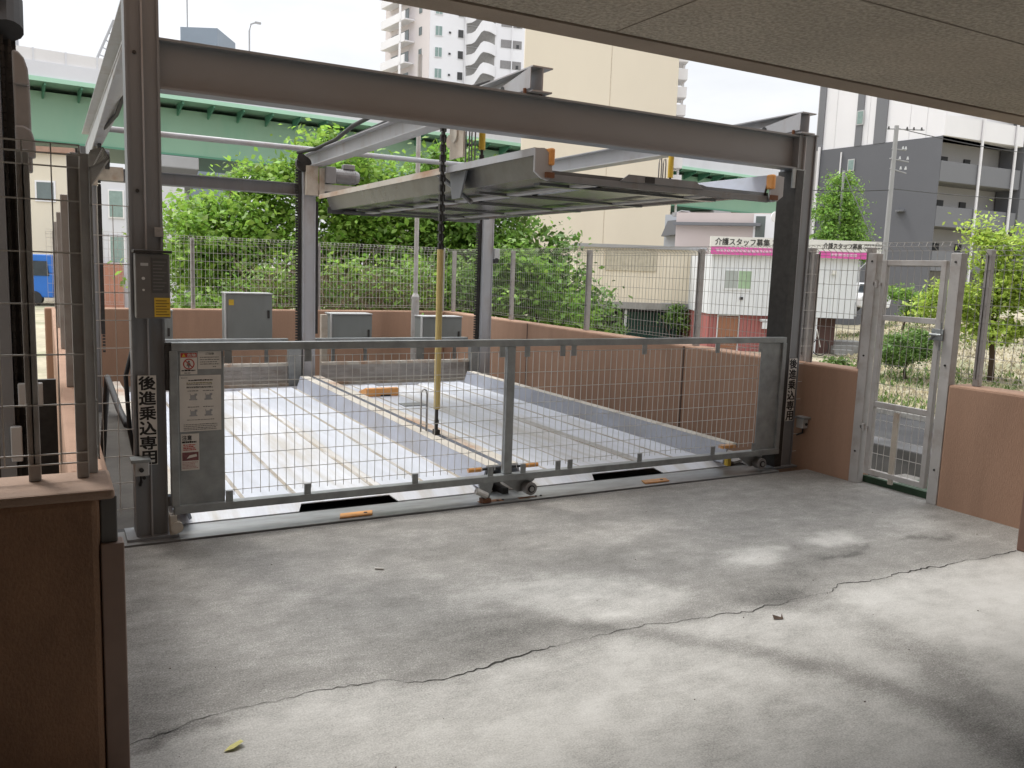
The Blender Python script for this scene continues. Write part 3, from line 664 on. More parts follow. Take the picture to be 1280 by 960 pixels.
# ------------------------------------------------------------------ lift gate at the front
G = thing('lift_gate', 'grey galvanised lift gate with wire mesh across the front of the machine', 'gate', (2.9, 4.88, .14))
b = MB(); b.box(.575, 5.21, 4.855, 4.905, 1.055, 1.10); b.build('top_rail', m_galv, G, bevel=.003)
b = MB(); b.box(.575, 5.21, 4.845, 4.905, .142, .187); b.box(.575, 5.21, 4.905, 4.965, .142, .150); b.build('bottom_rail', m_galv, G, bevel=.003)
b = MB(); b.box(2.655, 2.715, 4.86, 4.905, .187, 1.055); b.build('mid_post', m_galv, G, bevel=.003)
for (x0, x1) in ((.563, .605), (5.17, 5.212)):
    b = MB(); b.box(x0, x1, 4.85, 4.908, .187, 1.055); b.build('end_post', m_galv, G, bevel=.003)
b = MB(); b.box(.605, .848, 4.868, 4.876, .189, 1.053); shl = b.build('sheet_panel', m_galv, G)
b = MB(); b.box(4.955, 5.17, 4.868, 4.876, .189, 1.053); b.build('sheet_panel', m_galv, G)
for (x0, x1) in ((.848, 2.655), (2.715, 4.955)):
    b = MB(); mesh_panel(b, (x0+.004, 4.89), (x1-.004, 4.89), .215, 1.02, .05, .105, .0022, False); b.build('mesh_panel', m_zincwire, G)
for x in (.73+.14, 1.32, 2.02, 2.61, 2.80, 3.08, 3.17, 3.78, 4.48, 4.93):
    b = MB(); b.box(x-.02, x+.02, 4.852, 4.858, .985, 1.055); b.tube((x, 4.848, 1.005), (x, 4.853, 1.005), .006, 6); b.build('clip', m_galv, G)
for x in (.87, 1.32, 2.01, 2.55, 2.80, 3.08, 3.18, 3.79, 4.50, 4.93):
    b = MB(); b.box(x-.02, x+.02, 4.852, 4.858, .187, .25); b.tube((x, 4.848, .232), (x, 4.853, .232), .006, 6); b.build('clip', m_galv, G)
b = MB(); b.box(.545, .575, 4.86, 4.90, .95, 1.08); b.tube((.56, 4.88, .84), (.56, 4.88, 1.1), .018, 10); b.build('bracket', m_dark, G)
b = MB(); b.box(.55, .585, 4.83, 4.90, .035, .142); b.tube((.585, 4.82, .075), (.585, 4.87, .075), .032, 14); b.build('bracket', m_rusty, G)
# support rollers under the gate
def roller(x, lab):
    t = thing('gate_roller', lab, 'roller', (x, 4.87, .04), 'rollers under the lift gate')
    b = MB(); b.tube((x, 4.835, .075), (x, 4.90, .075), .045, 22); wh = b.build('wheel', m_motor, t, smooth=False)
    b = MB(); b.tube((x, 4.828, .075), (x, 4.835, .075), .026, 18); b.build('hub', m_black, wh)
    b = MB(); b.tube((x, 4.824, .075), (x, 4.828, .075), .017, 18); b.build('cap', m_plate, wh)
    b = MB(); b.prism([(x-.21, .141), (x+.06, .141), (x+.06, .12), (x-.03, .045), (x-.07, .045)], 'y', 4.90, 4.915); b.build('bracket', m_plate, t)
roller(2.86, 'grey roller with round hub under the middle of the lift gate')
roller(5.02, 'grey roller under the right end of the lift gate')
t = thing('gate_bracket', 'tapered steel gate foot with rusty bolt left of the middle roller', 'bracket', (2.53, 4.87, .02))
b = MB(); b.prism([(2.47, .141), (2.58, .141), (2.55, .03), (2.50, .03)], 'y', 4.86, 4.88); b.build('plate', m_galv, t)
b = MB(); b.tube((2.44, 4.84, .10), (2.52, 4.84, .06), .022, 10); b.build('pin', m_zincwire, t)
b = MB(); b.box(2.49, 2.55, 4.83, 4.89, .012, .038); b.build('nut', mat('rusty_bolt', (.16, .07, .035), .8), t)
# notices on the left sheet panel
def notice(x0, x1, z0, z1, lab):
    t = thing('notice', lab, 'notice', ((x0+x1)/2, 4.866, z0))
    b = MB(); b.box(x0, x1, 4.8655, 4.8675, z0, z1); b.build('paper', m_paper, t); return t
def lines(t, m, x0, x1, zs, h=.004, jit=.02, name='lettering'):
    b = MB()
    for z in zs:
        x = x0; xe = x1-random.random()*jit
        while x < xe:
            wd = .006+random.random()*.012; b.box(x, min(x+wd, xe), 4.8646, 4.8653, z, z+h*(.8+.4*random.random())); x += wd+.002
    return b.build(name, m, t)
t = notice(.62, .708, .925, 1.045, 'white danger notice with red header and red prohibition circle on the gate')
b = MB(); b.box(.622, .706, 4.8648, 4.8654, 1.018, 1.043); b.build('red_header', m_red, t)
text('危険', 'lettering', m_paper, t, .045, .018, (.656, 4.8645, 1.0215), (1,0,0), (0,0,1), .0006)
b = MB(); b.prism([(.628, 1.022), (.648, 1.022), (.638, 1.040)], 'y', 4.8642, 4.8646); b.build('warning_triangle', m_yellow, t)
b = MB(); n = 28; rc, R1, R2 = (.664, .982), .030, .024; vs = []; fs = []
for i in range(n):
    a = 2*math.pi*i/n
    vs += [(rc[0]+R1*math.cos(a), 4.8645, rc[1]+R1*math.sin(a)), (rc[0]+R2*math.cos(a), 4.8645, rc[1]+R2*math.sin(a))]
for i in range(n): j = (i+1) % n; fs.append((2*i, 2*j, 2*j+1, 2*i+1))
b.add(vs, fs); s2 = .7071*.026
b.add([(rc[0]-s2-.002, 4.8643, rc[1]+s2-.002), (rc[0]-s2+.002, 4.8643, rc[1]+s2+.002), (rc[0]+s2+.002, 4.8643, rc[1]-s2+.002), (rc[0]+s2-.002, 4.8643, rc[1]-s2-.002)], [(0,1,2,3)])
b.build('prohibition_circle', m_red, t)
b = MB(); b.tube((.664, 4.8640, .995), (.664, 4.8652, .995), .006, 12); b.prism([(.657, .988), (.671, .988), (.676, .972), (.668, .972), (.667, .96), (.661, .96), (.66, .972), (.652, .972)], 'y', 4.8646, 4.8652); b.build('figure_pictogram', m_inkgrey, t)
lines(t, m_ink, .626, .70, [.943], .007, .004); lines(t, m_inkgrey, .640, .69, [.930], .004)
t = notice(.712, .835, .952, 1.052, 'small white notice of printed lines beside the red danger notice')
text('ご注意', 'lettering', m_inkgrey, t, .045, .012, (.752, 4.8648, 1.032), (1,0,0), (0,0,1), .0006)
lines(t, m_inkgrey, .722, .826, [1.016, 1.003, .990, .978], .004); lines(t, m_inkgrey, .79, .826, [.963], .004)
t = notice(.613, .832, .605, .918, 'large white instruction sheet with four small diagrams on the gate')
lines(t, m_inkgrey, .622, .67, [.904], .003); lines(t, m_ink, .66, .79, [.888], .006, .01); lines(t, mat('olive_ink', (.22, .2, .05), .7), .65, .80, [.874], .004)
lines(t, m_inkgrey, .65, .80, [.866, .853, .848], .004)
for (x, z) in ((.655, .775), (.735, .775), (.655, .685), (.735, .685)):
    lines(t, m_inkgrey, x, x+.06, [z+.055], .004, .005)
    b = MB(); b.box(x+.008, x+.05, 4.8647, 4.8653, z+.005, z+.012); b.box(x+.014, x+.044, 4.8647, 4.8653, z+.012, z+.034); b.box(x+.012, x+.016, 4.8647, 4.8653, z+.034, z+.042); b.box(x+.036, x+.05, 4.8647, 4.8653, z+.03, z+.042); b.build('diagram', mat('pale_grey_ink', (.33, .34, .35), .7), t)
lines(t, m_inkgrey, .65, .80, [.668], .003); lines(t, m_inkgrey, .632, .82, [.642, .632, .622, .613], .0035)
t = notice(.617, .712, .385, .592, 'caution notice with a red picture low on the gate sheet')
text('注意', 'lettering', m_ink, t, .052, .028, (.622, 4.8648, .556), (1,0,0), (0,0,1), .0006)
lines(t, m_ink, .622, .705, [.541], .009, .01); lines(t, m_red, .628, .70, [.527, .517, .508, .499], .005)
b = MB(); b.box(.622, .708, 4.8648, 4.8654, .440, .488); b.build('photo', mat('notice_photo_red', (.17, .06, .065), .5, 0, .5, 40), t)
b = MB(); b.add([(.645, 4.8645, .452), (.700, 4.8645, .462), (.697, 4.8645, .476), (.66, 4.8645, .470)], [(0,1,2,3)]); b.build('photo_highlight', m_paper, t)
lines(t, mat('pink_ink', (.45, .28, .26), .7), .622, .706, [.428, .42, .412, .404, .396], .004)

# ------------------------------------------------------------------ threshold plates
t = thing('threshold_plate', 'worn steel threshold strip on the floor below the lift gate', 'steel plate', (2.9, 4.9, 0))
b = MB(); b.box(.60, 5.2, 4.818, 5.085, -.02, .008); b.build('front_plate', m_plate, t, bevel=.002)
b = MB(); b.box(.1, 5.3, 4.80, 4.818, -.06, -.018); b.build('gap', m_black, t)
b = MB(); b.box(.1, 5.3, 5.10, 5.26, -.14, -.03); b.build('recess', m_black, t)
b = MB(); b.box(.16, .60, 4.818, 5.08, -.02, .006); b.build('end_plate', mat('end_plate_grey', (.2, .2, .195), .5, .2, .1, 5), t)
b = MB()
for x in (2.62, 2.66, 2.92, 2.96): b.tube((x, 4.87, .008), (x, 4.87, .013), .009, 8)
b.build('bolt', m_dark, t)
b = MB(); b.box(2.48, 2.66, 4.85, 4.90, .0082, .0095); b.box(2.78, 2.92, 4.85, 4.885, .0082, .0095); b.build('rust_patch', mat('rust_patch', (.24, .12, .06), .9, 0, .3, 20, (.30, .30, .29), .9, 14), t)
def reflector(x0, x1, lab):
    b = MB(); b.prism([(x0, 4.86), (x1-.03, 4.86), (x1, 4.945), (x0+.03, 4.945)], 'z', .009, .017)
    t = thing('floor_reflector', lab, 'reflector', (x0, 4.9, .01), 'orange floor reflectors')
    b.build('body', m_orange, t, bevel=.002)
    b = MB(); b.tube(((x0+x1)/2+.06, 4.905, .017), ((x0+x1)/2+.06, 4.905, .019), .012, 8); b.build('screw', m_dark, t)
reflector(1.52, 1.76, 'orange rectangular floor reflector in front of the left bay')
reflector(3.86, 4.12, 'orange rectangular floor reflector in front of the right bay')

# ------------------------------------------------------------------ pallets
def pallet(name, label, x0, x1, y0, y1, zd, up=False, gl=None):
    """deck at zd, raised side rails, front lip with trapezoid notch"""
    t = thing(name, label, 'pallet', ((x0+x1)/2, (y0+y1)/2, zd))
    top = m_galvdeck; W = x1-x0
    # deck profile: raised wheel tracks left and right, low centre, fine grooves
    prof = [(x0+.13, 0), (x0+.17, .0), (x0+.20, .018), (x0+.78, .018), (x0+.81, 0), (x1-.81, 0), (x1-.78, .018), (x1-.20, .018), (x1-.17, 0), (x1-.13, 0)]
    b = MB()
    poly = [(x, zd+z) for x, z in prof]+[(x, zd+z-.012) for x, z in reversed(prof)]
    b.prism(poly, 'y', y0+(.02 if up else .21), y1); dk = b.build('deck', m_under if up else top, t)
    g = MB()
    for x in ((x0+.48, x1-.48)): g.box(x-.013, x+.013, y0+.23, y1-.02, zd+.0195, zd+.0212)
    for x in (x0+.16, x0+.815, x1-.815, x1-.16): g.box(x-.018, x+.018, y0+.23, y1-.02, zd+.0005, zd+.0025)
    g.build('groove', m_groove, dk)
    # side rails: inner sloped face, top, outer face
    hr = .15
    for s in (0, 1):
        xa = x0 if s == 0 else x1; d = 1 if s == 0 else -1
        pr = [(xa, zd+hr-.022), (xa, zd+hr), (xa+d*.10, zd+hr), (xa+d*.145, zd-.004), (xa+d*.13, zd-.014), (xa+d*.088, zd+hr-.012), (xa+d*.012, zd+hr-.012), (xa+d*.012, zd+hr-.022)]
        if s == 1: pr = pr[::-1]
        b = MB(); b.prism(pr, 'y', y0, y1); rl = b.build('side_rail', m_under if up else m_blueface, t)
        if up:
            q = [(xa+d*.012, zd+hr-.010), (xa+d*.10, zd+hr+.002), (xa+d*.104, zd+hr), (xa+d*.149, zd-.002), (xa+d*.146, zd-.004), (xa+d*.101, zd+hr-.001)][1:]
            b = MB(); b.prism(q if s == 0 else q[::-1], 'y', y0+.002, y1-.002); b.build('rail_liner', m_blueface, rl)
            for (ya, yb, mm) in ((y0-.001, 6.3, m_steel_light), (6.3, y1+.001, m_rusty)):
                b = MB(); b.box(xa-d*.003, xa+d*.10, ya, yb, zd+hr+.0005, zd+hr+.004); b.box(xa-d*.003, xa-d*.0005, ya, yb, zd+hr-.045, zd+hr+.0005); b.build('rail_top', mm, rl)
        else:
            b = MB(); b.box(xa, xa+d*.10, y0+.001, y1-.001, zd+hr+.0005, zd+hr+.003); b.build('rail_top', m_rusty, rl)
    if not up:
        for (xa, xb) in ((x0+.205, x0+.775), (x1-.775, x1-.205)):
            b = MB(); b.box(xa, xb, y0+.225, y1-.005, zd+.0183, zd+.0195); b.build('wheel_track', m_track, t)
    # front and rear lips: a short sheet sloping down, with a trapezoid notch low in the middle
    if up:
        for ye, yi in ((y0, y0+.006), (y1, y1-.006)):
            hz = zd-.052; xm0, xm1 = x0+.80, x0+1.40
            pl_ = [(x0+.1, hz), (xm0-.06, hz), (xm0, zd-.012), (xm1, zd-.012), (xm1+.06, hz), (x1-.1, hz), (x1-.1, zd+.02), (xm1+.06, zd+.02), (xm1+.01, zd+.03), (xm0-.01, zd+.03), (xm0-.06, zd+.02), (x0+.1, zd+.02)]
            b = MB(); b.prism(pl_, 'y', min(ye, yi), max(ye, yi)); b.build('end_lip', m_under, t)
    else:
        ya, yb, za, zb_ = y0+.03, y0+.22, .014, zd+.021
        def P(x, k, d=0): return (x, ya+(yb-ya)*k, za+(zb_-za)*k-d)
        xs = [(x0+.03, 0), (x0+.78, 0), (x0+.815, .42), (x0+1.405, .42), (x0+1.44, 0), (x1-.03, 0)]
        vs = []; fs = []
        for x, k in xs: vs += [P(x, k), P(x, 1), P(x, 1, .006), P(x, k, .006)]
        for q in range(len(xs)-1):
            for e_ in range(4): fs.append((4*q+e_, 4*q+(e_+1) % 4, 4*q+4+(e_+1) % 4, 4*q+4+e_))
        b = MB(); b.add(vs, fs); b.build('end_lip', top, t)
        b = MB(); b.box(x0+.03, x1-.03, y1-.004, y1+.004, .0, zd+.03); b.build('end_lip', top, t)
    if gl:
        b = MB(); q = [P(gl[0][0], .5, -.002), P(gl[0][1], .5, -.002), P(gl[0][1], .78, -.002), P(gl[0][0], .78, -.002)]; b.add(q, [(0, 1, 2, 3)]); b.build('yellow_label', m_yellow, t)
    return t
P1 = pallet('car_pallet', 'dusty white ribbed lower pallet in the left bay', .55, 2.725, 5.06, 10.0, .055, gl=[(1.66, 1.78)])
P2 = pallet('car_pallet', 'white ribbed lower pallet in the right bay under the raised one', 2.775, 4.95, 5.06, 10.0, .055, gl=[(3.88, 4.0)])
P3 = pallet('car_pallet', 'raised grey pallet hanging in the upper right bay', 2.775, 4.95, 4.82, 9.75, 2.19, up=True)
# underside ribs, front bumpers and end plates of the raised pallet
for y in (5.25, 6.2, 7.2, 8.2, 9.2, 9.7):
    b = MB(); b.box(3.05, 4.68, y-.04, y+.04, 2.154, 2.174); b.build('cross_rib', m_under, P3)
for x in (3.35, 4.4):
    b = MB(); b.box(x-.05, x+.05, 4.86, 9.7, 2.158, 2.172); b.build('long_rib', m_steel_light, P3)
b = MB(); b.box(2.86, 4.87, 4.808, 4.82, 2.142, 2.185); b.build('front_channel', m_steel, P3)
b = MB(); b.prism([(3.45, 2.185), (3.52, 2.235), (4.12, 2.235), (4.19, 2.185)], 'y', 4.80, 4.81); b.build('notch_plate', m_steel, P3)
b = MB(); b.box(3.66, 3.74, 4.795, 4.80, 2.19, 2.23); b.build('slot', m_black, P3)
for xa, d in ((2.775, 1), (4.95, -1)):
    b = MB(); pr = [(xa-.015*d, 2.19), (xa-.015*d, 2.335), (xa+.05*d, 2.342), (xa+.105*d, 2.30), (xa+.12*d, 2.17), (xa+.09*d, 2.14), (xa+.04*d, 2.15)]
    if d < 0: pr = pr[::-1]
    b.prism(pr, 'y', 4.78, 4.80); b.build('end_plate', m_steel_light, P3)
    b = MB(); b.box(xa+.085*d, xa+.125*d, 4.76, 4.83, 2.235, 2.345); b.build('orange_bumper', m_orange, P3, bevel=.012)
    b = MB(); b.box(xa+.06*d, xa+.12*d, 4.755, 4.785, 2.155, 2.19); b.build('latch', mat('rusty_bolt', (.16, .07, .035), .8), P3)
for (x, y) in ((3.06, 5.9), (4.6, 8.2)):
    b = MB(); b.tube((2.80, 6.4, 2.30), (2.98, 6.15, 2.08), .02, 8); b.prism([(5.95, 2.30), (6.25, 2.30), (6.2, 2.10), (6.05, 2.10)], 'x', 2.83, 2.845); b.build('hanger', m_steel, P3); break

# orange wheel stop, plates, small orange ends on the lower pallets
t = thing('wheel_stop', 'orange angled wheel stop on the right lower pallet', 'wheel stop', (3.37, 9.0, .075))
b = MB(); b.prism([(9.05, .074), (9.35, .074), (9.30, .11), (9.10, .17), (9.05, .165)], 'x', 3.13, 3.52); b.build('body', m_orange, t, bevel=.006)
b = MB(); b.box(3.30, 3.42, 9.035, 9.049, .076, .092); b.build('slot', m_black, t)
t = thing('drain_plate', 'small dark steel plate lying on the right lower pallet', 'plate', (3.4, 8.4, .076))
b = MB(); b.box(3.30, 3.56, 8.30, 8.48, .062, .085); b.build('plate', m_plate, t)
for (x0, x1, d, lab) in ((2.43, 2.53, 1, 'short yellow rubber buffer left of the gate mid post'), (2.86, 2.97, -1, 'short yellow rubber buffer right of the gate mid post')):
    t = thing('rubber_buffer', lab, 'buffer', ((x0+x1)/2, 5.0, .2))
    b = MB(); b.tube((x0, 4.95, .213), (x1, 4.95, .213), .016, 10); b.build('tip', m_orange, t)
    xa = x1 if d > 0 else x0
    b = MB(); b.tube((xa, 4.95, .213), (xa+d*.16, 4.95, .213), .009, 8); b.build('rod', m_black, t)
t = thing('rail_end_marker', 'orange marker plate at the right end behind the lift gate', 'marker', (4.8, 5.0, .2))
b = MB(); b.box(4.72, 4.86, 4.98, 5.03, .19, .215); b.build('plate', m_orange, t)
t = thing('rail_end_marker', 'small yellow block beside the roller at the right end of the gate', 'marker', (4.78, 4.99, .02))
b = MB(); b.box(4.765, 4.80, 4.96, 5.0, .05, .13); b.build('plate', m_yellow, t)
# black channel that runs between the pallets
b = MB(); b.box(2.727, 2.773, 5.0, 10.1, -.14, .05); tag(b.build('guide_channel', m_dark), 'dark guide channel in the slot between the two lower pallets', 'rail')
t = thing('side_plate', 'grey sloped steel strip between right pallet and terracotta wall', 'steel plate', (5.2, 7.6, 0))
b = MB(); b.prism([(4.97, .02), (5.17, .05), (5.17, .07), (4.97, .04)], 'y', 5.1, 10.0); b.build('strip', m_boards, t)
b = MB(); b.box(5.2, 5.48, 5.1, 12.1, -.1, -.02); b.build('apron', m_conc, t)
# lift chain with yellow tube
t = thing('lift_chain', 'black lift chain with long yellow lower tube hanging in the middle', 'chain', (2.735, 6.16, .2))
b = MB()
k = 0; z = 1.70
while z < 2.70:
    if k % 2: b.box(2.726, 2.744, 6.16, 6.20, z, z+.030)
    else: b.box(2.713, 2.722, 6.165, 6.195, z-.008, z+.046); b.box(2.748, 2.757, 6.165, 6.195, z-.008, z+.046)
    z += .038; k += 1
b.box(2.729, 2.741, 6.172, 6.188, 1.7, 2.7); b.build('links', m_dark, t)
b = MB(); b.tube((2.735, 6.18, .42), (2.735, 6.18, 1.70), .026, 14); b.build('yellow_tube', m_tube, t, smooth=False)
b = MB(); b.tube((2.735, 6.18, .25), (2.735, 6.18, .42), .014, 8); b.box(2.715, 2.755, 6.15, 6.21, .208, .25); b.tube((2.735, 6.18, .30), (2.735, 6.18, .33), .02, 8); b.build('shackle', m_dark, t)
t = thing('lifting_loop', 'thin grey steel hairpin loop beside the yellow chain tube', 'loop', (2.69, 6.3, .2))
b = MB(); b.path([(2.665, 6.34, .20), (2.665, 6.34, .52), (2.672, 6.34, .55), (2.69, 6.34, .56), (2.708, 6.34, .55), (2.715, 6.34, .52), (2.715, 6.34, .20)], .007, 8); b.build('rod', m_motor, t, smooth=True)

# cabinets behind the machine
def cabinet(x0, x1, z0, z1, y, lab, ydep=.3, label_plate=False):
    t = thing('electrical_cabinet', lab, 'cabinet', ((x0+x1)/2, y, -.16))
    b = MB(); b.box(x0, x1, y, y+ydep, z0, z1); b.build('body', m_box, t, bevel=.004)
    b = MB(); b.box(x0-.012, x1+.006, y-.012, y+ydep, z1+.001, z1+.014); b.build('lid', m_boxedge, t)
    b = MB(); b.box(x0-.014, x0-.002, y-.01, y+.05, z0, z1); b.build('edge', m_boxedge, t)
    for x in (x0+.05, x1-.05): 
        q = MB(); q.box(x-.02, x+.02, y+.1, y+.14, -.16, z0); q.build('leg', m_galv, t)
    q = MB(); q.box(x0+.012, x1-.012, y-.003, y-.0005, z1-.012, z1-.008); q.box(x0+.012, x0+.016, y-.003, y-.0005, z0, z1-.012); q.build('door_seam', m_motor, t)
    q = MB(); q.box(x1-.06, x1-.035, y-.012, y-.0005, z1-.30, z1-.20); q.build('handle', m_dark, t)
    if label_plate:
        q = MB(); q.box(x0+.03, x0+.09, y-.004, y-.001, z1-.14, z1-.07); q.build('warning_label', m_yellow, t)
cabinet(1.92, 2.48, .56, 1.15, 10.8, 'tall grey cabinet with a yellow label against the back wall', label_plate=True)
cabinet(3.27, 3.82, .5, .90, 10.85, 'low grey cabinet right of the middle rear column')
cabinet(4.56, 5.16, .5, .87, 10.85, 'low grey cabinet beside the right rear column')
cabinet(1.0, 1.30, .45, .93, 10.8, 'pale cabinet mostly hidden behind the left column')
t = thing('cabinet_post', 'stained cream upright post on the left side of the low cabinet', 'post', (3.15, 10.85, -.1))
b = MB(); b.box(3.12, 3.20, 10.82, 10.9, -.1, .9); b.build('post', m_creamplate, t)
# slim light pole
t = thing('light_pole', 'slim white pole with thicker base standing before the back wall', 'pole', (4.83, 11.8, -.3))
b = MB(); b.tube((4.83, 11.8, -.3), (4.83, 11.8, 1.12), .06, 16); b.tube((4.83, 11.8, 1.12), (4.83, 11.8, 1.17), .06, 16, .034); b.build('base', m_gatepost, t, smooth=False)
b = MB(); b.tube((4.83, 11.8, 1.17), (4.83, 11.8, 4.6), .033, 14); b.build('shaft', m_gatepost, t)
b = MB(); b.tube((4.92, 11.78, .2), (4.92, 11.78, .85), .012, 8); b.build('conduit', m_rusty, t)

# neighbouring machine at the left edge
t = thing('neighbour_machine', 'dark steel column with hanging chain of the neighbouring machine at the left edge', 'car stacker', (-.15, 5.0, -.1))
b = MB(); b.box(-.24, -.17, 4.9, 5.05, -.1, 3.4); b.box(-.10, -.075, 4.9, 5.05, -.1, 2.05); c0 = b.build('column', m_steel, t)
b = MB(); b.box(-.17, -.10, 5.03, 5.05, -.1, 3.2); b.build('backing', m_dark, t)
b = MB(); b.box(-.9, .022, 5.3, 5.34, -.4, .86); b.build('lower_panel', m_dark, t)
b = MB(); z = .4; k = 0
while z < 3.2:
    w2 = .016 if k % 2 else .011
    b.box(-.158-w2/2, -.158+w2/2, 4.96, 4.985, z, z+.034); b.box(-.125-w2/2, -.125+w2/2, 4.98, 5.0, z, z+.034); z += .036; k += 1
b.build('chain', m_dark, t)
b = MB(); b.box(-.115, -.045, 4.88, 4.96, 1.95, 2.40); b.prism([(-.115, 2.36), (-.045, 2.36), (-.05, 2.44), (-.065, 2.49), (-.09, 2.52), (-.115, 2.52)], 'y', 4.86, 4.93); b.prism([(-.115, 2.02), (-.03, 2.02), (-.03, 2.10), (-.045, 2.15), (-.075, 2.17), (-.115, 2.17)], 'y', 4.86, 4.93); b.build('gear_housing', m_motor, t, bevel=.01)
b = MB(); b.tube((-.13, 4.93, 2.62), (-.13, 5.03, 2.78), .07, 14); b.build('hose', m_black, t)
for q in ((-.15, -.04, 4.86, 4.90, .78, .90), (-.19, -.14, 4.86, 4.90, .5, .68)):
    b = MB(); b.box(*q); b.build('sensor_box', m_boxedge, t, bevel=.005)

# fallen leaf, cigarette end, bits of grit
t = MB(); t.add([(.44, 2.60, .004), (.47, 2.595, .010), (.505, 2.612, .016), (.50, 2.635, .012), (.465, 2.628, .004), (.474, 2.612, .014)], [(0, 1, 5), (1, 2, 5), (2, 3, 5), (3, 4, 5), (4, 0, 5)])
tag(t.build('fallen_leaf', m_fallen), 'pale yellow fallen leaf on the floor near the shaded wall', 'leaf')
t = MB(); t.tube((1.43, 3.97, .006), (1.47, 3.945, .006), .005, 8); tag(t.build('cigarette_end', m_paper), 'white cigarette end lying on the grey floor', 'litter')
t = MB(); t.add([(2.88, 2.63, .003), (2.90, 2.66, .012), (2.93, 2.635, .004), (2.95, 2.65, .014), (2.925, 2.615, .003)], [(0, 1, 2), (2, 3, 4), (0, 2, 4)])
tag(t.build('dead_leaf', m_bark), 'small curled dark leaf near the crack on the floor', 'leaf')
b = MB()
for k in range(60):
    x, y = random.uniform(.3, 5.2), random.uniform(1.5, 4.7); s = random.uniform(.001, .0028)
    b.box(x-s, x+s, y-s*.7, y+s*.7, 0, s)
tag(b.build('grit', m_bark), 'scattered specks of grit on the concrete floor', 'grit', kind='stuff')

# ------------------------------------------------------------------ foliage
def leaf_mesh(name, blobs, n, size, m, parent, clump=45, spread=.28, droop=.35):
    """blobs (x, y, z, rx, ry, rz): leaves in clumps near the shells of the blobs"""
    wv = np.array([b[3]*b[4]+b[4]*b[5] for b in blobs]); wv = wv/wv.sum()
    nc = max(4, n//clump)
    bi = rng.choice(len(blobs), nc, p=wv); B_ = np.array(blobs)[bi]
    d = rng.normal(size=(nc, 3)); d /= np.linalg.norm(d, axis=1)[:, None]
    rad = rng.uniform(.25, 1.04, (nc, 1))**.55
    c = B_[:, :3]+d*rad*B_[:, 3:]
    ci = rng.integers(0, nc, n); sp = spread*(.5+rng.random(nc))
    q = rng.normal(size=(n, 3))*sp[ci][:, None]*np.array([1, 1, .6])
    p = c[ci]+q
    nrm = rng.normal(size=(n, 3))*.75+np.array([0, 0, 1.0]); nrm /= np.linalg.norm(nrm, axis=1)[:, None]
    tdir = rng.normal(size=(n, 3))+np.array([0, 0, -droop]); u = np.cross(nrm, tdir); u /= np.linalg.norm(u, axis=1)[:, None]; v = np.cross(nrm, u)
    s = size*rng.uniform(.35, 1.25, (n, 1))
    a = p-v*s*.6; b_ = p+u*s*.34+nrm*s*.07; e = p+v*s*.6; f = p-u*s*.34+nrm*s*.07
    V = np.stack([a, b_, e, f], 1).reshape(-1, 3)
    return raw_mesh(name, V, np.arange(4*n).reshape(n, 4), m, parent)
def tree(name, label, base, blobs, n, size, m, trunk_r, cat='tree', group=None, limbs=7, clump=75, spread=.21, top=None):
    t = thing(name, label, cat, base, group)
    b = MB(); top_z = top or max(q[2] for q in blobs)
    mid = Vector((sum(q[0] for q in blobs)/len(blobs), sum(q[1] for q in blobs)/len(blobs), top_z))
    p0 = Vector(base); pts = [p0+(mid-p0)*k+Vector((random.gauss(0, .06), random.gauss(0, .06), 0))*(1 if 0 < k < 1 else 0) for k in (0, .25, .5, .75, 1)]
    b.path(pts, trunk_r, 8, trunk_r*.25)
    for q in blobs[:limbs]:
        st = p0+(mid-p0)*random.uniform(.3, .6); en = Vector(q[:3])+Vector((0, 0, q[5]*.4))
        md = (st+en)/2+Vector((random.gauss(0, .12), random.gauss(0, .12), .12)); b.path([st, md, en], trunk_r*.45, 6, trunk_r*.12)
    b.build('trunk', m_bark, t, smooth=True)
    leaf_mesh('crown', blobs, n, size, m, t, clump, spread)
    return t
tree('leafy_tree', 'leafy green tree behind the back fence, left of the middle column', (3.1, 16.6, -1.2),
     [(2.7,16.4,1.9,.9,.9,.9), (3.4,16.8,2.6,.8,.8,.75), (2.4,16.8,1.2,.7,.8,.8), (3.6,16.2,1.5,.9,.8,.9), (2.35,17.0,2.2,.45,.6,.5), (3.0,16.0,.4,1.1,.7,.7), (3.9,16.6,2.9,.6,.6,.5)], 19000, .125, m_leaf, .12)
tree('leafy_tree', 'tall leafy tree behind the middle column under the overpass', (5.2, 16.4, -1.2),
     [(4.9,16.3,3.3,.9,.9,.75), (5.7,16.2,2.8,.9,.9,.9), (4.6,16.2,2.3,.9,.9,.9), (5.4,15.9,1.8,1.0,.9,.9), (5.0,16.6,3.7,.55,.55,.42), (6.2,16.0,2.2,.8,.8,.8), (5.6,15.6,.6,1.2,.8,.7)], 21000, .125, m_leaf, .14)
tree('leafy_tree', 'leafy tree behind the right rear column and raised pallet', (7.2, 15.2, -1.2),
     [(7.0,15.2,2.9,.8,.8,.8), (7.7,14.8,2.5,.7,.8,.8), (6.6,15.4,2.1,.9,.8,.9), (7.3,14.9,1.6,.9,.8,.8), (7.9,14.6,1.8,.6,.6,.7), (6.9,15.6,3.5,.55,.6,.4), (7.1,14.6,.5,1.0,.7,.6)], 19000, .12, m_leaf2, .12)
tree('small_tree', 'small dark-leaved tree leaning over the fence before the cream house', (8.6, 13.9, -1.2),
     [(8.3,13.9,1.9,.5,.5,.5), (8.7,13.8,1.4,.55,.5,.45), (9.15,13.5,1.0,.42,.4,.3), (8.3,13.7,.8,.6,.5,.5), (9.3,13.3,.6,.25,.3,.2), (8.8,13.6,.6,.5,.4,.35), (8.0,13.8,1.3,.5,.5,.6)], 5200, .12, m_leafdark, .05, clump=22, spread=.17)
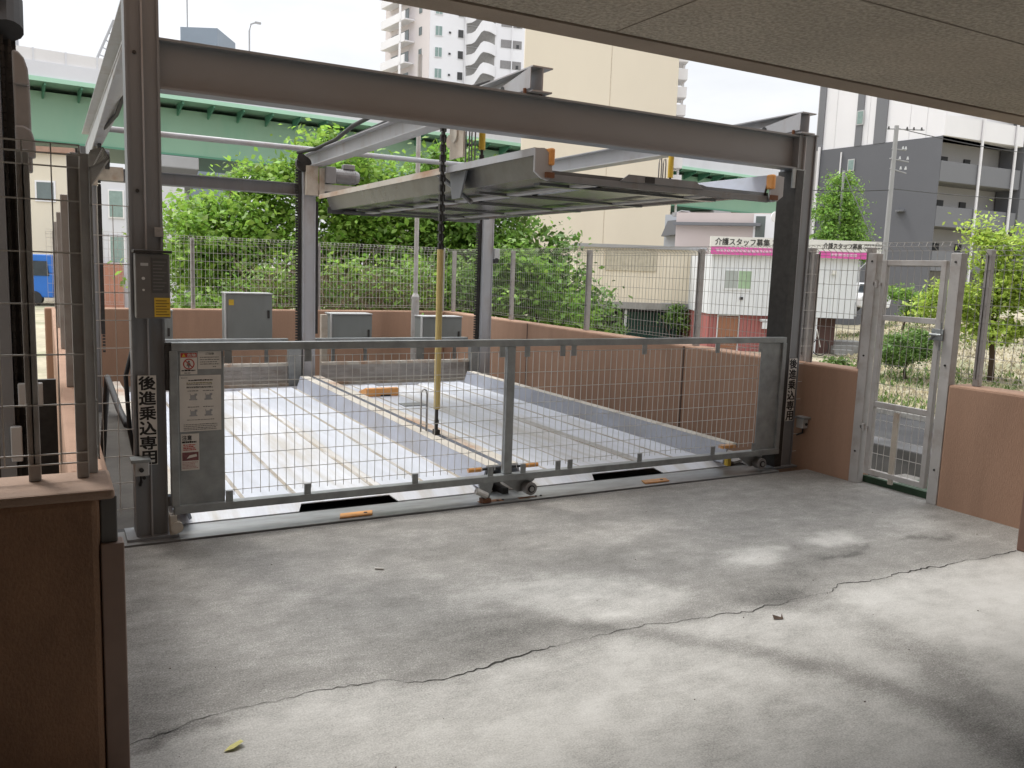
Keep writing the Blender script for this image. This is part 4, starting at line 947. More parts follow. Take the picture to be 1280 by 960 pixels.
tree('broad_shrub', 'dense dark shrub filling the space behind the back fence', (4.6, 14.0, -1.2),
     [(3.4,14.0,.7,.9,.5,.8), (4.6,13.9,.9,.9,.5,.8), (5.6,13.8,.8,.8,.5,.8), (6.4,13.6,.9,.6,.5,.7), (2.3,14.4,.5,.7,.5,.6), (7.0,13.4,.9,.6,.4,.6)], 14000, .10, m_leaf2, .06, 'shrub')
tree('broad_shrub', 'bright maple sprays hanging behind the right wall fence', (7.4, 12.6, -1.2),
     [(7.2,12.6,1.0,.5,.4,.6), (7.9,12.2,.7,.5,.4,.5), (7.0,13.0,1.7,.4,.4,.4), (7.6,12.7,1.5,.4,.4,.35)], 3800, .11, m_leaf2, .04, 'shrub', clump=24, spread=.16)
# vine tangle on the back fence
t = thing('vine', 'brown tangle of dry climbing vines on the back fence', 'vine', (4.2, 12.75, .8))
b = MB()
for k in range(420):
    x = random.uniform(2.6, 5.5); z0 = random.uniform(.4, 1.3); pts = []
    px_, pz = x, z0
    for i in range(5):
        pts.append((px_, 12.7+random.gauss(0, .12), pz)); px_ += random.gauss(0, .13); pz += random.uniform(-.05, .26)
    b.path(pts, random.uniform(.003, .008), 4, .002)
b.build('stems', m_twig, t)
leaf_mesh('leaves', [(3.2,12.7,1.3,.5,.15,.5), (4.6,12.7,1.35,.8,.15,.4), (5.3,12.7,1.2,.4,.15,.5)], 900, .09, m_leaf, t, 14, .12)
# right-hand trees and bushes
tree('young_tree', 'young yellow-green tree on dry grass right of the wire gate', (23.6, 14.3, -1.25),
     [(23.4,14.5,2.5,.55,.55,.7), (23.7,14.1,1.6,.9,.9,.7), (23.3,14.9,.9,.75,.7,.5), (24.1,13.6,1.7,.7,.8,.8), (24.0,13.7,2.8,.35,.4,.5), (23.2,14.9,3.1,.3,.3,.5), (23.6,14.2,.35,.8,.7,.3), (22.9,15.3,1.35,.5,.5,.35), (22.6,15.8,.9,.3,.35,.25)], 13000, .13, m_leafyel, .10, clump=40, spread=.2, top=2.2)
tree('young_tree', 'pale young tree cut by the right edge of the photo', (24.6, 12.6, -1.0),
     [(24.4,12.9,2.4,.6,.6,.8), (24.5,12.7,1.3,.8,.7,.8), (24.5,12.7,.4,.7,.7,.5), (24.8,12.4,3.2,.4,.4,.4)], 8000, .13, m_leafyel, .09, clump=40, spread=.2)
tree('round_bush', 'round clipped green bush seen through the wire gate', (21.5, 15.5, -1.2),
     [(21.45,15.55,-.25,.66,.66,.56), (21.2,15.75,-.4,.5,.45,.4), (21.75,15.3,-.12,.48,.45,.4)], 9500, .07, m_leafdark, .05, 'bush', clump=60, spread=.12)
tree('sapling', 'thin sapling with flat sprays before the dark apartment block', (32.6, 23.9, -.4),
     [(32.4,24.1,1.2,.6,.5,.3), (33.2,23.4,.9,.8,.6,.35), (32.9,23.7,.3,.5,.4,.35)], 2600, .13, m_leaf2, .05, clump=26, spread=.18)
tree('round_tree', 'conical bright green tree behind the white shop', (28.2, 24.1, -1.2),
     [(28.2,24.1,5.35,.5,.5,.7), (28.2,24.1,4.4,.9,.9,.9), (28.3,24.0,3.4,1.0,1.0,.9), (28.0,24.2,2.6,1.0,1.0,.8), (28.6,23.8,2.9,.7,.7,.8)], 20000, .12, m_leaf2, .12, clump=40, spread=.2)
leaf_t = thing('weed_clump', 'pale weed clump on the slope beside the white shop', 'weeds', (21.0, 17.6, -1.2))
leaf_mesh('leaves', [(21.0,17.6,-.95,.4,.4,.25)], 900, .12, m_grass, leaf_t, 30, .1)
# grass on the slope: blades
n = 26000
gxp = rng.uniform(15.6, 40, n); br = rng.uniform(50, 62, n); gyp = gxp/np.tan(np.radians(br)); gzp = terrain_z(gxp, gyp)
for nm, mm, sel, hh in (('dry_grass', m_drygrass, rng.random(n) < .62, .085), ('grass', m_grass, None, .12)):
    if sel is None: sel = ~keep
    else: keep = sel
    x, y, z = gxp[sel], gyp[sel], gzp[sel]
    if nm == 'grass':
        ok = (np.sin(x*.9)+np.sin(y*1.3+1) > .2) | (x < 18.5); x, y, z = x[ok], y[ok], z[ok]
    k = len(x); an = rng.uniform(0, 6.28, k); w2 = rng.uniform(.02, .06, k); h2 = hh*rng.uniform(.4, 1.3, k)
    lx = rng.normal(0, .05, k); ly = rng.normal(0, .05, k)
    V = np.stack([np.stack([x-np.cos(an)*w2, y-np.sin(an)*w2, z-.02], 1), np.stack([x+np.cos(an)*w2, y+np.sin(an)*w2, z-.02], 1), np.stack([x+lx, y+ly, z+h2], 1)], 1).reshape(-1, 3)
    tag(raw_mesh(nm, V, np.arange(3*k).reshape(k, 3), mm), 'patchy green grass on the slope beyond the gate' if nm == 'grass' else 'dry straw-coloured grass on the slope beyond the gate', 'grass', kind='stuff')

# ------------------------------------------------------------------ white shop with the recruiting sign
M_, ln = frame_at((22.1, 24.6), (26.9, 21.85))
sp = thing('white_shop', 'small two-storey white shop over red shutters behind the fence', 'building', (22.1, 24.6, -1.4))
b = MB(M_); b.box(0, ln, 0, 6, .2, 2.46)
wl_ = b.build('wall', m_whiteclad, sp)
b = MB(M_)
for k in range(int(ln/.28)): b.box(.1+k*.28, .115+k*.28, -.012, 0, .2, 2.44)
b.build('cladding_seams', mat('cladding_seam', (.55, .57, .6), .5), wl_)
b = MB(M_); b.box(.05, 3.3, .15, 5.5, -1.7, .18); b.build('lower_wall', m_redclad, sp)
b = MB(M_)
for k in range(22): b.box(.08+k*.145, .10+k*.145, .135, .15, -1.7, .16)
b.build('cladding_seams', mat('red_seam', (.22, .07, .065), .6), sp)
b = MB(M_); b.box(.42, 1.18, .09, .132, -1.6, .12); d_ = b.build('door', m_brownroll, sp)
b = MB(M_)
for x in (.38, 1.19): b.box(x, x+.035, .07, .13, -1.7, .15)
b.box(.38, 1.225, .07, .13, .15, .18); b.build('frame', m_whiteclad, d_)
b = MB(M_); b.box(.72, 1.05, .07, .088, -.72, -.66); b.build('mail_slot', m_dark, d_)
b = MB(M_); b.box(3.3, 5.0, .4, 5.5, -1.7, .18); b.build('lower_wall', m_maroon, sp)
b = MB(M_); b.box(2.0, 2.6, .0, .13, -.02, .07); b.box(2.1, 2.3, .02, .13, -.3, -.05); b.build('meter_box', m_whiteclad, sp)
b = MB(M_); b.tube((4.15, .05, -1.7), (4.15, .05, .18), .035, 8); b.build('downpipe', m_whiteclad, sp)
b = MB(M_); b.box(.48, 1.58, -.03, .0, 1.13, 1.92); wn = b.build('window', m_whiteclad, sp)
b = MB(M_); b.box(.53, 1.02, -.036, -.032, 1.2, 1.86); b.build('pane', mat('pale_blind', (.34, .37, .36), .3, 0, .15, 1), wn)
b = MB(M_); b.box(1.05, 1.53, -.036, -.032, 1.2, 1.86); b.build('pane', m_glassgreen, wn)
b = MB(M_); b.box(2.75, 2.95, -.18, 0, 2.1, 2.22); b.box(4.55, 4.7, -.12, 0, 1.85, 2.0); b.build('wall_lamp', m_signwhite, sp)
b = MB(M_); b.box(1.15, 1.27, -.05, 0, .78, .88); b.box(3.75, 3.86, -.05, 0, 1.75, 1.86); b.build('vent', m_dark, sp)
b = MB(M_); b.box(ln+.02, ln+.06, -.05, 0, .3, 2.4); b.path([(ln+.04, -.03, .3), (ln+.04, -.03, 2.1), (ln+.3, -.03, 2.35)], .03, 6); b.build('downpipe', m_whiteclad, sp)
sg = thing('shop_sign', 'long white sign board with pink lower band on the white shop', 'sign', (22.1, 24.5, 2.4))
b = MB(M_); b.box(-.12, ln+.75, -.16, -.02, 2.47, 3.12); b.build('board', m_signwhite, sg)
b = MB(M_); b.box(-.10, 2.95, -.168, -.162, 2.45, 2.74); b.box(3.95, ln+.35, -.168, -.162, 2.45, 2.70); b.build('pink_band', m_pink, sg)
uu_ = (M_.to_3x3() @ Vector((1, 0, 0)))
def signpt(x, z): return tuple(M_ @ Vector((x, -.163, z)))
text('介護スタッフ募集', 'lettering', m_ink, sg, 2.05, .27, signpt(.05, 2.80), uu_, (0,0,1), .006)
text('介護スタッフ募集', 'lettering', m_ink, sg, 1.45, .22, signpt(4.1, 2.80), uu_, (0,0,1), .006)
b = MB(M_)
for (x0, z) in ((2.2, 2.99), (2.2, 2.85), (5.65, 2.96), (5.65, 2.84)):
    x = x0
    while x < x0+.62: wd = random.uniform(.04, .1); b.box(x, x+wd, -.166, -.162, z, z+.06); x += wd+.02
b.build('small_lettering', m_inkgrey, sg)
b = MB(M_)
x = .1
while x < 2.8: wd = random.uniform(.06, .14); b.box(x, x+wd, -.173, -.169, 2.56, 2.66); x += wd+.03
x = 4.4
while x < 5.3: wd = random.uniform(.08, .14); b.box(x, x+wd, -.173, -.169, 2.53, 2.63); x += wd+.03
b.build('small_lettering', mat('pale_pink_ink', (.72, .45, .6), .6), sg)
# bicycle leaning before the shop
t = thing('bicycle', 'bicycle parked before the dark boarding under the white shop', 'bicycle', (24.6, 21.9, -1.35))
Mb, _ = frame_at((24.2, 22.6), (25.6, 21.8), -1.2)
for x in (.3, 1.3):
    b = MB(Mb); b.path([(x+.31*math.cos(a), 0, .33+.31*math.sin(a)) for a in np.linspace(0, 6.283, 21)], .02, 5); b.build('wheel', m_black, t)
b = MB(Mb); b.path([(.3, 0, .33), (.65, 0, .33), (.55, 0, .8), (.3, 0, .33)], .018, 5); b.path([(.65, 0, .33), (1.15, 0, .75), (.57, 0, .72)], .018, 5); b.path([(1.3, 0, .33), (1.14, 0, .95)], .018, 5); b.build('frame', m_zincwire, t)
b = MB(Mb); b.path([(1.0, -.25, .95), (1.14, 0, .98), (1.0, .25, .95)], .016, 5); b.build('handlebar', m_zincwire, t)
b = MB(Mb); b.box(.43, .68, -.07, .07, .82, .88); b.build('saddle', m_black, t, bevel=.02)
# stepped kerb beside the shop
b = MB(M_)
for k in range(4): b.box(4.9+.0, 5.3+.35*k, .2+.4*k-.6, .6+.4*k, -1.5, -1.15+.14*k)
tag(b.build('steps', m_conc), 'grey concrete steps at the right end of the white shop', 'steps')

# ------------------------------------------------------------------ cream garage house
M_, ln = frame_at((20.7, 30.2), (24.65, 28.0))
gh = thing('garage_house', 'low cream house above a dark open garage behind the fence', 'building', (20.7, 30.2, -1.3))
b = MB(M_); b.box(-.9, ln, 0, 7, .42, 2.7); wl_ = b.build('wall', m_beige2, gh)
b = MB(M_)
for k in range(28): b.box(-.85+k*.19, -.842+k*.19, -.01, 0, .42, 2.68)
b.build('cladding_seams', mat('cream_seam', (.54, .48, .37), .7), wl_)
b = MB(M_); b.box(-1.0, ln+.12, -.14, 7, 2.7, 2.84); b.build('roof_edge', m_polecon, gh)
b = MB(M_); b.box(-.9, ln, -.1, .0, .12, .40); b.box(ln-.01, ln+.5, -.02, .8, .0, .5); b.build('lintel', m_conc, gh)
b = MB(M_); b.box(.35, 2.55, -.05, 0, 1.75, 2.6); wn = b.build('window', mat('beige_louvre', (.46, .42, .33), .6), gh)
b = MB(M_)
for k in range(14): b.box(.38+k*.155, .40+k*.155, -.06, -.052, 1.8, 2.55)
b.build('louvre', mat('beige_louvre_shadow', (.36, .33, .26), .6), wn)
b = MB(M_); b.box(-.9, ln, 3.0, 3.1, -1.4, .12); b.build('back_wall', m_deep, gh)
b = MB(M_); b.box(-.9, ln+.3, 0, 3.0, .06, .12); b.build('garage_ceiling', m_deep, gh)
for x in (-.9, 1.3, ln-.1):
    b = MB(M_); b.box(x, x+.1, 0, .1, -1.4, .12); b.build('garage_post', m_boxedge if x > 0 else m_whiteclad, gh)
b = MB(M_)
for k in range(9): b.box(1.5+k*.25, 1.72+k*.25, .9, .92, -1.3, -.05)
b.build('sheeting', mat('dark_green_sheet', (.03, .09, .07), .6), gh)
b = MB(M_); b.box(ln+.02, ln+.9, .4, 6, -1.4, 2.5); b.build('side_wall', mat('grey_side_wall', (.3, .28, .25), .8), gh)
tree('ivy_plant', 'green climbing plant inside the open garage', (23.6, 28.3, -1.2), [(23.6,28.2,-.1,.35,.3,.5), (24.2,28.0,-.6,.5,.3,.35), (21.4,29.6,-.9,.4,.3,.3)], 2400, .13, m_leafdark, .03, 'plant', clump=30, spread=.15)
# tall blank cream building
M_, ln = frame_at((30.3, 54.5), (39.95, 49.2))
cb = thing('cream_tower', 'tall blank cream building rising behind the front beam', 'building', (30.3, 54.5, -1.2))
b = MB(M_); b.box(0, ln*.56, 0, 14, -1.2, 24); b.box(ln*.56+.05, ln, .02, 14, -1.2, 24); b.build('wall', m_beige, cb)
b = MB(M_); b.box(ln*.56, ln*.56+.05, .05, 1, -1.2, 24); b.build('seam', mat('cream_seam_dark', (.60, .53, .43), .8), cb)
for k in range(15):
    b = MB(M_); b.box(ln, ln+.85, 1.0, 3, 7.0+k*1.25, 7.75+k*1.25); b.build('stair_landing', m_white, cb)
b = MB(M_); b.box(ln+.6, ln+.75, 1.6, 1.75, 3, 24); b.build('stair_post', m_white, cb)
# pinkish low building, grey roofs in the gap beside it
pa_, pb_ = cam_pt(846, 265, 42), cam_pt(1000, 265, 40)
M_, ln = frame_at((pa_.x, pa_.y), (pb_.x, pb_.y))
pb = thing('pink_building', 'low pinkish building with grey eaves behind the white shop', 'building', (31.4, 38.4, -1.2))
b = MB(M_); b.box(0, ln, 0, 5, -1.2, 4.75); b.build('wall', m_pinkwall, pb)
b = MB(M_); b.box(-.1, ln*.7, -.35, 0, 4.12, 4.26); b.build('eaves', m_darkface2, pb)
b = MB(M_); b.box(3.75, 4.75, -.06, 0, 3.5, 4.7); wn = b.build('window', m_white, pb)
b = MB(M_); b.box(3.85, 4.3, -.07, -.062, 3.6, 4.6); b.build('pane', m_glass, wn)
pa_, pb_ = cam_pt(832, 265, 50), cam_pt(888, 265, 48)
M_, ln = frame_at((pa_.x, pa_.y), (pb_.x, pb_.y))
gb = thing('grey_house', 'narrow grey house with dark eaves beside the cream tower', 'building', (29.3, 39.9, -1.2))
b = MB(M_); b.box(0, ln, 0, 5, -1.2, 5.2); b.build('wall', mat('pale_blue_grey_wall', (.38, .40, .44), .7, 0, .05, .4), gb)
b = MB(M_); b.prism([(.1, 3.9), (1.5, 4.05), (1.9, 4.9), (.5, 4.8)], 'y', -.5, -.02); b.build('roof', m_darkface2, gb)

# ------------------------------------------------------------------ elevated expressway
OA, OB = (-80.18, 63.47), (158.76, 85.98)
M_, ln = frame_at(OA, OB)
kz = 70/40.
ex = thing('elevated_expressway', 'green steel elevated expressway with white parapet crossing behind the trees', 'overpass', (20, 69.8, -1.2))
b = MB(M_); b.box(0, ln, 0, .4, 9.7, 13.1); b.box(0, ln, 9.6, 10, 9.7, 13.1); b.build('girder', m_green, ex)
b = MB(M_); b.box(0, ln, -.25, 10.2, 9.55, 9.7); b.build('bottom_flange', m_greendk, ex)
b = MB(M_); b.box(0, ln, .4, 9.6, 9.8, 10.2); b.build('soffit', m_greendk, ex)
b = MB(M_); b.box(0, ln, -2.1, 12, 13.45, 13.75); b.build('edge_beam', m_greenlt, ex)
b = MB(M_); b.box(0, ln, -2.0, 12, 13.75, 14.78); b.build('parapet', m_parapet, ex)
for k in range(62):
    b = MB(M_); b.prism([(0, 12.6), (0, 13.44), (-1.9, 13.44), (-1.9, 13.25)], 'x', 30+k*2.3, 30.12+k*2.3); b.build('bracket', m_greendk, ex)
b = MB(M_)
for k in range(int(ln/2)): b.box(k*2+.03, k*2+1.97, -1.9, -1.85, 14.80, 15.62)
b.build('noise_barrier', m_barrier, ex)
b = MB(M_)
for k in range(int(ln/2)): b.box(k*2-.05, k*2+.05, -1.95, -1.80, 14.78, 15.66)
b.build('barrier_post', m_parapet, ex)
for a in (88.5, 118, 150):
    b = MB(M_); b.box(a, a+2.6, 2, 8, -1.2, 9.5); b.prism([(-.5, 9.5), (10.5, 9.5), (10.5, 8.6), (8, 6.8), (2, 6.8), (-.5, 8.6)], 'x', a-.2, a+2.8); b.build('pier', m_pier, ex, bevel=.08)
def deck_lamp(a, z1, lab, h=2.6):
    t = thing('street_lamp', lab, 'street lamp', tuple(M_ @ Vector((a, 5, 15.2))))
    b = MB(M_); b.path([(a, 5, 15.2), (a, 5, z1-.8), (a+.15, 5, z1-.2), (a+.55, 5, z1)], .07, 6); b.build('pole', m_polecon, t)
    b = MB(M_); b.box(a+.5, a+1.0, 4.9, 5.1, z1-.08, z1+.08); b.build('lamp_head', m_polecon, t)
deck_lamp(97.0, 22.0, 'curved street lamp on the expressway left of the apartment tower')
t = thing('signal_tower', 'pale lattice pole above the expressway parapet at the left', 'mast', tuple(M_ @ Vector((84.6, 5, 15.2))))
b = MB(M_)
b.path([(84.9, 5, 14.8), (84.9, 5, 16.6), (85.1, 5, 17.2), (86.3, 5, 20.1)], .10, 5); b.path([(85.45, 5, 16.9), (86.5, 5, 19.7)], .045, 5)
for k in range(5): b.tube((85.15+.25*k, 5, 17.3+.6*k), (85.6+.22*k, 5, 17.2+.55*k), .05, 5)
b.build('lattice', m_polecon, t)
t = thing('sign_post', 'thin pale post on the expressway at the far left', 'post', tuple(M_ @ Vector((80.0, 5, 15.2))))
b = MB(M_); b.tube((79.6, 5, 15.2), (79.6, 5, 18.9), .09, 6); b.box(79.35, 79.85, 4.9, 5.1, 18.9, 19.3); b.build('post', m_polecon, t)
# grey rooftop block beyond
M2, ln2 = frame_at((13.4, 100.5), (16.9, 98.6))
t = thing('grey_building', 'grey rooftop block with antenna just above the front beam', 'building', (16, 99, -1.2))
b = MB(M2); b.box(0, ln2, 0, 6, -1.2, 26.3); b.build('wall', mat('blue_grey_facade', (.22, .26, .31), .6, 0, .05, .2), t)
b = MB(M2); b.tube((.4, 1, 26.3), (.4, 1, 36), .07, 6); b.build('antenna', m_polecon, t)

# ------------------------------------------------------------------ white apartment tower
A = cam_pt(480, 200, 131); Bp = cam_pt(534, 200, 120); Cp = cam_pt(662, 200, 124)
tw = thing('apartment_tower', 'white high-rise apartment tower with curved outside stairs', 'building', (Bp.x, Bp.y, -1.2))
ML, l1 = frame_at((A.x, A.y), (Bp.x, Bp.y)); MR, l2 = frame_at((Bp.x, Bp.y), (Cp.x, Cp.y))
# one body under both faces
body = MB(); back = Vector((fw.x, fw.y, 0)).normalized()*16
quad = [A, Bp, Cp, Cp+back, A+back]
body.add([(p.x, p.y, -1.2) for p in quad]+[(p.x, p.y, 43) for p in quad], [(0,1,6,5), (1,2,7,6), (2,3,8,7), (3,4,9,8), (4,0,5,9), (5,6,7,8,9), (4,3,2,1,0)])
body.build('wall', m_white, tw)
b = MB(ML); b.box(0, l1-.02, -.05, .0, -1, 42.8); b.build('tile_face', mat('pale_pink_tile', (.66, .605, .595), .7, 0, .03, .3), tw)
b = MB(ML); b.box(-.6, l1*.75, -1.8, 0, 42.6, 43.6); b.build('roof_edge', m_white, tw)
for f_ in range(7):
    z = 41.6-3*f_
    b = MB(ML); b.box(l1*.12, l1*.68, -1.7, -.06, z-1.9, z-1.72); b.box(l1*.12, l1*.68, -1.7, -1.6, z-1.72, z-.7); b.build('balcony', m_white, tw)
    b = MB(ML); b.box(l1*.56, l1*.60, -1.75, -1.65, z-1.7, z+1.0); b.build('balcony_post', m_white, tw)
    for x0, x1 in ((.15, .3), (.36, .55)):
        b = MB(ML); b.box(l1*x0, l1*x1, -.12, -.06, z-1.6, z+.3); b.build('window', m_glass, tw)
    b = MB(ML); b.box(l1*.78, l1*.84, -.12, -.06, z-1.2, z-.1); b.build('window', m_glass, tw)
    zr = 39.3-2.87*f_
    for (x0, x1, z0, z1) in ((.7, 1.8, .35, 1.75), (4.0, 4.8, .4, 1.5)):
        b = MB(MR); b.box(x0, x1, -.1, -.02, zr+z0, zr+z1)
        wn = b.build('window', m_white, tw)
        b = MB(MR)
        if x0 < 1: b.box(x0+.08, (x0+x1)/2-.03, -.12, -.102, zr+z0+.08, zr+z1-.08); b.box((x0+x1)/2+.03, x1-.08, -.12, -.102, zr+z0+.08, zr+z1-.08)
        else: b.box(x0+.03, x1-.03, -.12, -.102, zr+z0+.03, zr+z1-.03)
        b.build('pane', mat('pale_green_glass', (.22, .30, .28), .2) if x0 < 1 else m_deep, wn)
    b = MB(MR); b.box(2.7, 3.0, -.12, -.02, zr+.85, zr+1.1); b.build('vent', m_deep, tw)
    # curved stair band: steps up from left to right, bowed outwards
    pts = []
    for k in range(13):
        tt = k/12; x = 5.0+4.6*tt; s = min(1, max(0, (tt-.18)/.32)); s = s*s*(3-2*s)
        pts.append((x, -.1-1.9*math.sin(math.pi*min(1, tt*1.02))**.8, zr-.5+1.75*s))
    b = MB(MR); vs = []; fs = []
    for (x, y, z) in pts: vs += [(x, y, z), (x, y, z+1.45), (x, y+.2, z+1.45), (x, y+.2, z)]
    for k in range(12):
        for e in range(4): fs.append((4*k+e, 4*k+(e+1) % 4, 4*k+4+(e+1) % 4, 4*k+4+e))
    b.add(vs, fs); b.build('stair_parapet', m_white, tw, smooth=False)
    b = MB(MR); b.box(5.3, 9.4, -.05, -.02, zr-.6, zr+2.2); b.build('stair_recess', mat('shaded_stairwell', (.30, .29, .28), .8), tw)
    b = MB(MR); b.box(10.3, 13.4, -.06, -.02, zr-.25, zr+.85); op = b.build('gallery_opening', mat('gallery_recess', (.24, .23, .23), .8), tw)
    b = MB(MR); b.box(12.6, 13.0, -.1, -.07, zr-.2, zr+.3); b.build('pane', m_deep, op)
for x in (5.05, 11.9):
    b = MB(MR); b.tube((x, -.3, 10), (x, -.3, 42), .08, 6); b.build('downpipe', m_white, tw)

# ------------------------------------------------------------------ charcoal apartment block
A = cam_pt(1014, 300, 57.3); Bp = cam_pt(1166, 300, 50); Cp = cam_pt(1290, 300, 54)
db = thing('apartment_block', 'charcoal and white apartment block with balconies at the right', 'building', (Bp.x, Bp.y, -1.2))
ML, l1 = frame_at((A.x, A.y), (Bp.x, Bp.y)); MR, l2 = frame_at((Bp.x, Bp.y), (Cp.x, Cp.y))
zs = 10.3
body = MB(); back = Vector((fw.x, fw.y, 0)).normalized()*14+rr*6
quad = [A, Bp, Bp+back, A+back]
body.add([(p.x, p.y, -1.2) for p in quad]+[(p.x, p.y, zs) for p in quad], [(0,1,5,4), (1,2,6,5), (2,3,7,6), (3,0,4,7), (4,5,6,7)])
body.build('wall', m_darkface, db)
b = MB(ML); b.box(-.02, l1-.02, .06, 9, zs+.01, 22); b.build('upper_wall', m_white, db)
sx = lambda px: l1*(px-1017)/(1176-1017)*1.0
for (p0, p1) in ((1013, 1022), (1067, 1076), (1092, 1107)):
    b = MB(ML); b.box(sx(p0), sx(p1), -.02, .055, zs, 22); b.build('dark_stripe', m_darkface2, db)
b = MB(ML)
for px in (1038, 1083, 1135, 1155): b.box(sx(px), sx(px)+.02, .045, .058, zs+.02, 22)
b.build('panel_joint', mat('panel_joint', (.62, .61, .62), .7), db)
for (px, z0, z1) in ((1068, 11.6, 12.5), (1061, 8.75, 9.5), (1068, 14.6, 15.5)):
    b = MB(ML); b.box(sx(px), sx(px)+.5, -.06, -.025, z0, z1); wn = b.build('window', m_boxedge, db)
    b = MB(ML); b.box(sx(px)+.06, sx(px)+.44, -.075, -.062, z0+.07, z1-.07); b.build('pane', mat('pale_green_glass', (.22, .30, .28), .2), wn)
b = MB(ML); b.tube((.15, -.1, -1), (.15, -.1, 10.5), .09, 8); b.tube((1.9, -.1, 5), (1.9, -.1, 10.0), .05, 6); b.build('downpipe', m_white, db)
b = MB(ML); b.tube((6.5, -.1, 6), (6.5, -.1, 6.1), .3, 8); b.build('vent', m_darkface2, db)
# balcony wing
b = MB(MR); b.box(.05, l2+4, 1.6, 10, -1.2, 22); b.build('balcony_wall', mat('balcony_back_wall', (.42, .41, .41), .7, 0, .06, .4), db)
b = MB(MR); b.box(l2*.80, l2+5, -.1, 1.5, -1.2, 22); b.build('end_wall', m_darkface2, db)
for f_ in range(8):
    z = -.15+2.62*f_
    mm = m_white if z > 9.5 else m_darkface2
    b = MB(MR); b.box(.02, l2*.79, -.02, .12, z, z+1.18); b.build('balcony_parapet', mm, db)
    b = MB(MR); b.box(.02, l2*.79, .125, 1.6, z-.02, z+.16); b.build('balcony_slab', m_white if z > 9.5 else m_conc, db)
    for x in (2.0, 4.1):
        b = MB(MR); b.box(x, x+.55, 1.5, 1.59, z+1.25, z+1.75); b.build('window', m_deep, db)
    b = MB(MR); b.box(.5, .62, 1.5, 1.59, z+1.9, z+2.0); b.box(.85, .97, 1.5, 1.59, z+1.9, z+2.0); b.build('vent', m_dark, db)
for x in (l2*.36, l2*.70):
    b = MB(MR); b.tube((x, -.12, -1), (x, -.12, 22), .085, 8); b.build('downpipe', m_white, db)

# ------------------------------------------------------------------ utility poles, wires, lamps
def upole(px, pyt, D, zb, lab, r=.105, arms=True):
    p = cam_pt(px, pyt, D); q = cam_pt(px, pyt+200, D)
    t = thing('utility_pole', lab, 'utility pole', (p.x, p.y, zb))
    b = MB(); b.tube((p.x, p.y, zb), (p.x, p.y, p.z), r, 12, r*.72); b.build('pole', m_polecon, t, smooth=False)
    if arms:
        u = Vector((rr.x, rr.y, 0)).normalized()
        for i_, (dz, w0, w1, ws) in enumerate(((-.12, -.35, 1.0, (-.28, .38, .62, .9)), (-.8, -.1, .42, (.3, .4)), (-1.15, -.15, .55, (.22, .5)), (-1.5, -.1, .5, (.28, .46)))):
            b = MB(); b.tube(p+u*w0+Vector((0, 0, dz)), p+u*w1+Vector((0, 0, dz-.05*i_)), .022, 6); ca = b.build('crossarm', m_polecon, t)
            for w_ in ws:
                b = MB(); q_ = p+u*w_+Vector((0, 0, dz)); b.tube(q_+Vector((0, 0, -.02)), q_+Vector((0, 0, .09)), .045, 8, .02); b.build('insulator', m_dark if (i_ == 0) else m_boxedge, ca)
    return t, p
tp, pp = upole(1121, 157, 30, -1.2, 'grey concrete utility pole with insulators before the charcoal block')
tp2, pp2 = upole(1055, 213, 33.4, -1.2, 'thin grey pole in front of the conical tree', .07, False)
e1 = cam_pt(1330, 196, 40); e2 = cam_pt(1330, 250, 40); e3 = cam_pt(940, 232, 30); e4 = cam_pt(1140, 330, 22)
def cable(a, c, sag, lab):
    pts = [a+(c-a)*(k/10)+Vector((0, 0, -sag*4*(k/10)*(1-k/10))) for k in range(11)]
    b = MB(); b.path(pts, .016, 5); tag(b.build('overhead_cable', m_black), lab, 'cable')
cable(pp+Vector((0, 0, -.08)), e1, .15, 'top overhead cable running right from the utility pole')
cable(pp+Vector((0, 0, -2.2)), e2, .1, 'lower overhead cable running right from the utility pole')
cable(pp+Vector((0, 0, -2.25)), e3, .1, 'overhead cable running left from the utility pole past the conical tree')
cable(pp2+Vector((0, 0, -.05)), cam_pt(1092, 300, 27), .02, 'slanting guy wire of the thin pole beside the conical tree')
def lamp(px, py0, py1, D, zb, lab, dx=-1, arm=.8, double=False):
    p = cam_pt(px, py1, D)
    t = thing('street_lamp', lab, 'street lamp', (p.x, p.y, zb)); u = Vector((rr.x, rr.y, 0)).normalized()
    b = MB(); b.tube((p.x, p.y, zb), p, .06, 8)
    for s in ((1, -1) if double else (dx,)):
        b.path([p, p+u*s*arm*.3+Vector((0, 0, .3)), p+u*s*arm*.7+Vector((0, 0, .32)), p+u*s*arm+Vector((0, 0, .2))], .04, 6)
    b.build('pole', m_polecon, t)
    b = MB()
    for s in ((1, -1) if double else (dx,)):
        c = p+u*s*arm+Vector((0, 0, .15)); b.box(c.x-.12, c.x+.12, c.y-.12, c.y+.12, c.z-.12, c.z+.08)
    b.build('lamp_head', m_polecon, t)
lamp(868, 300, 272, 44, -1.2, 'thin curved street lamp beside the cream tower', -1, 1.0)
lamp(917, 300, 283, 44, -1.2, 'two-armed dark street lamp above the shop sign', 1, 1.1, True)
# convex traffic mirror near the right column
t = thing('traffic_mirror', 'round white traffic mirror on a post left of the right column', 'mirror', tuple(cam_pt(972, 300, 30)))
c = cam_pt(971, 271, 30); u = Vector((fw.x, fw.y, 0)).normalized()
b = MB(); b.tube(c-u*.05, c+u*.05, .2, 20); b.build('mirror_face', m_white, t)
b = MB(); b.tube((c.x, c.y, -1.2), c+u*.08, .04, 8); b.build('post', m_polecon, t)

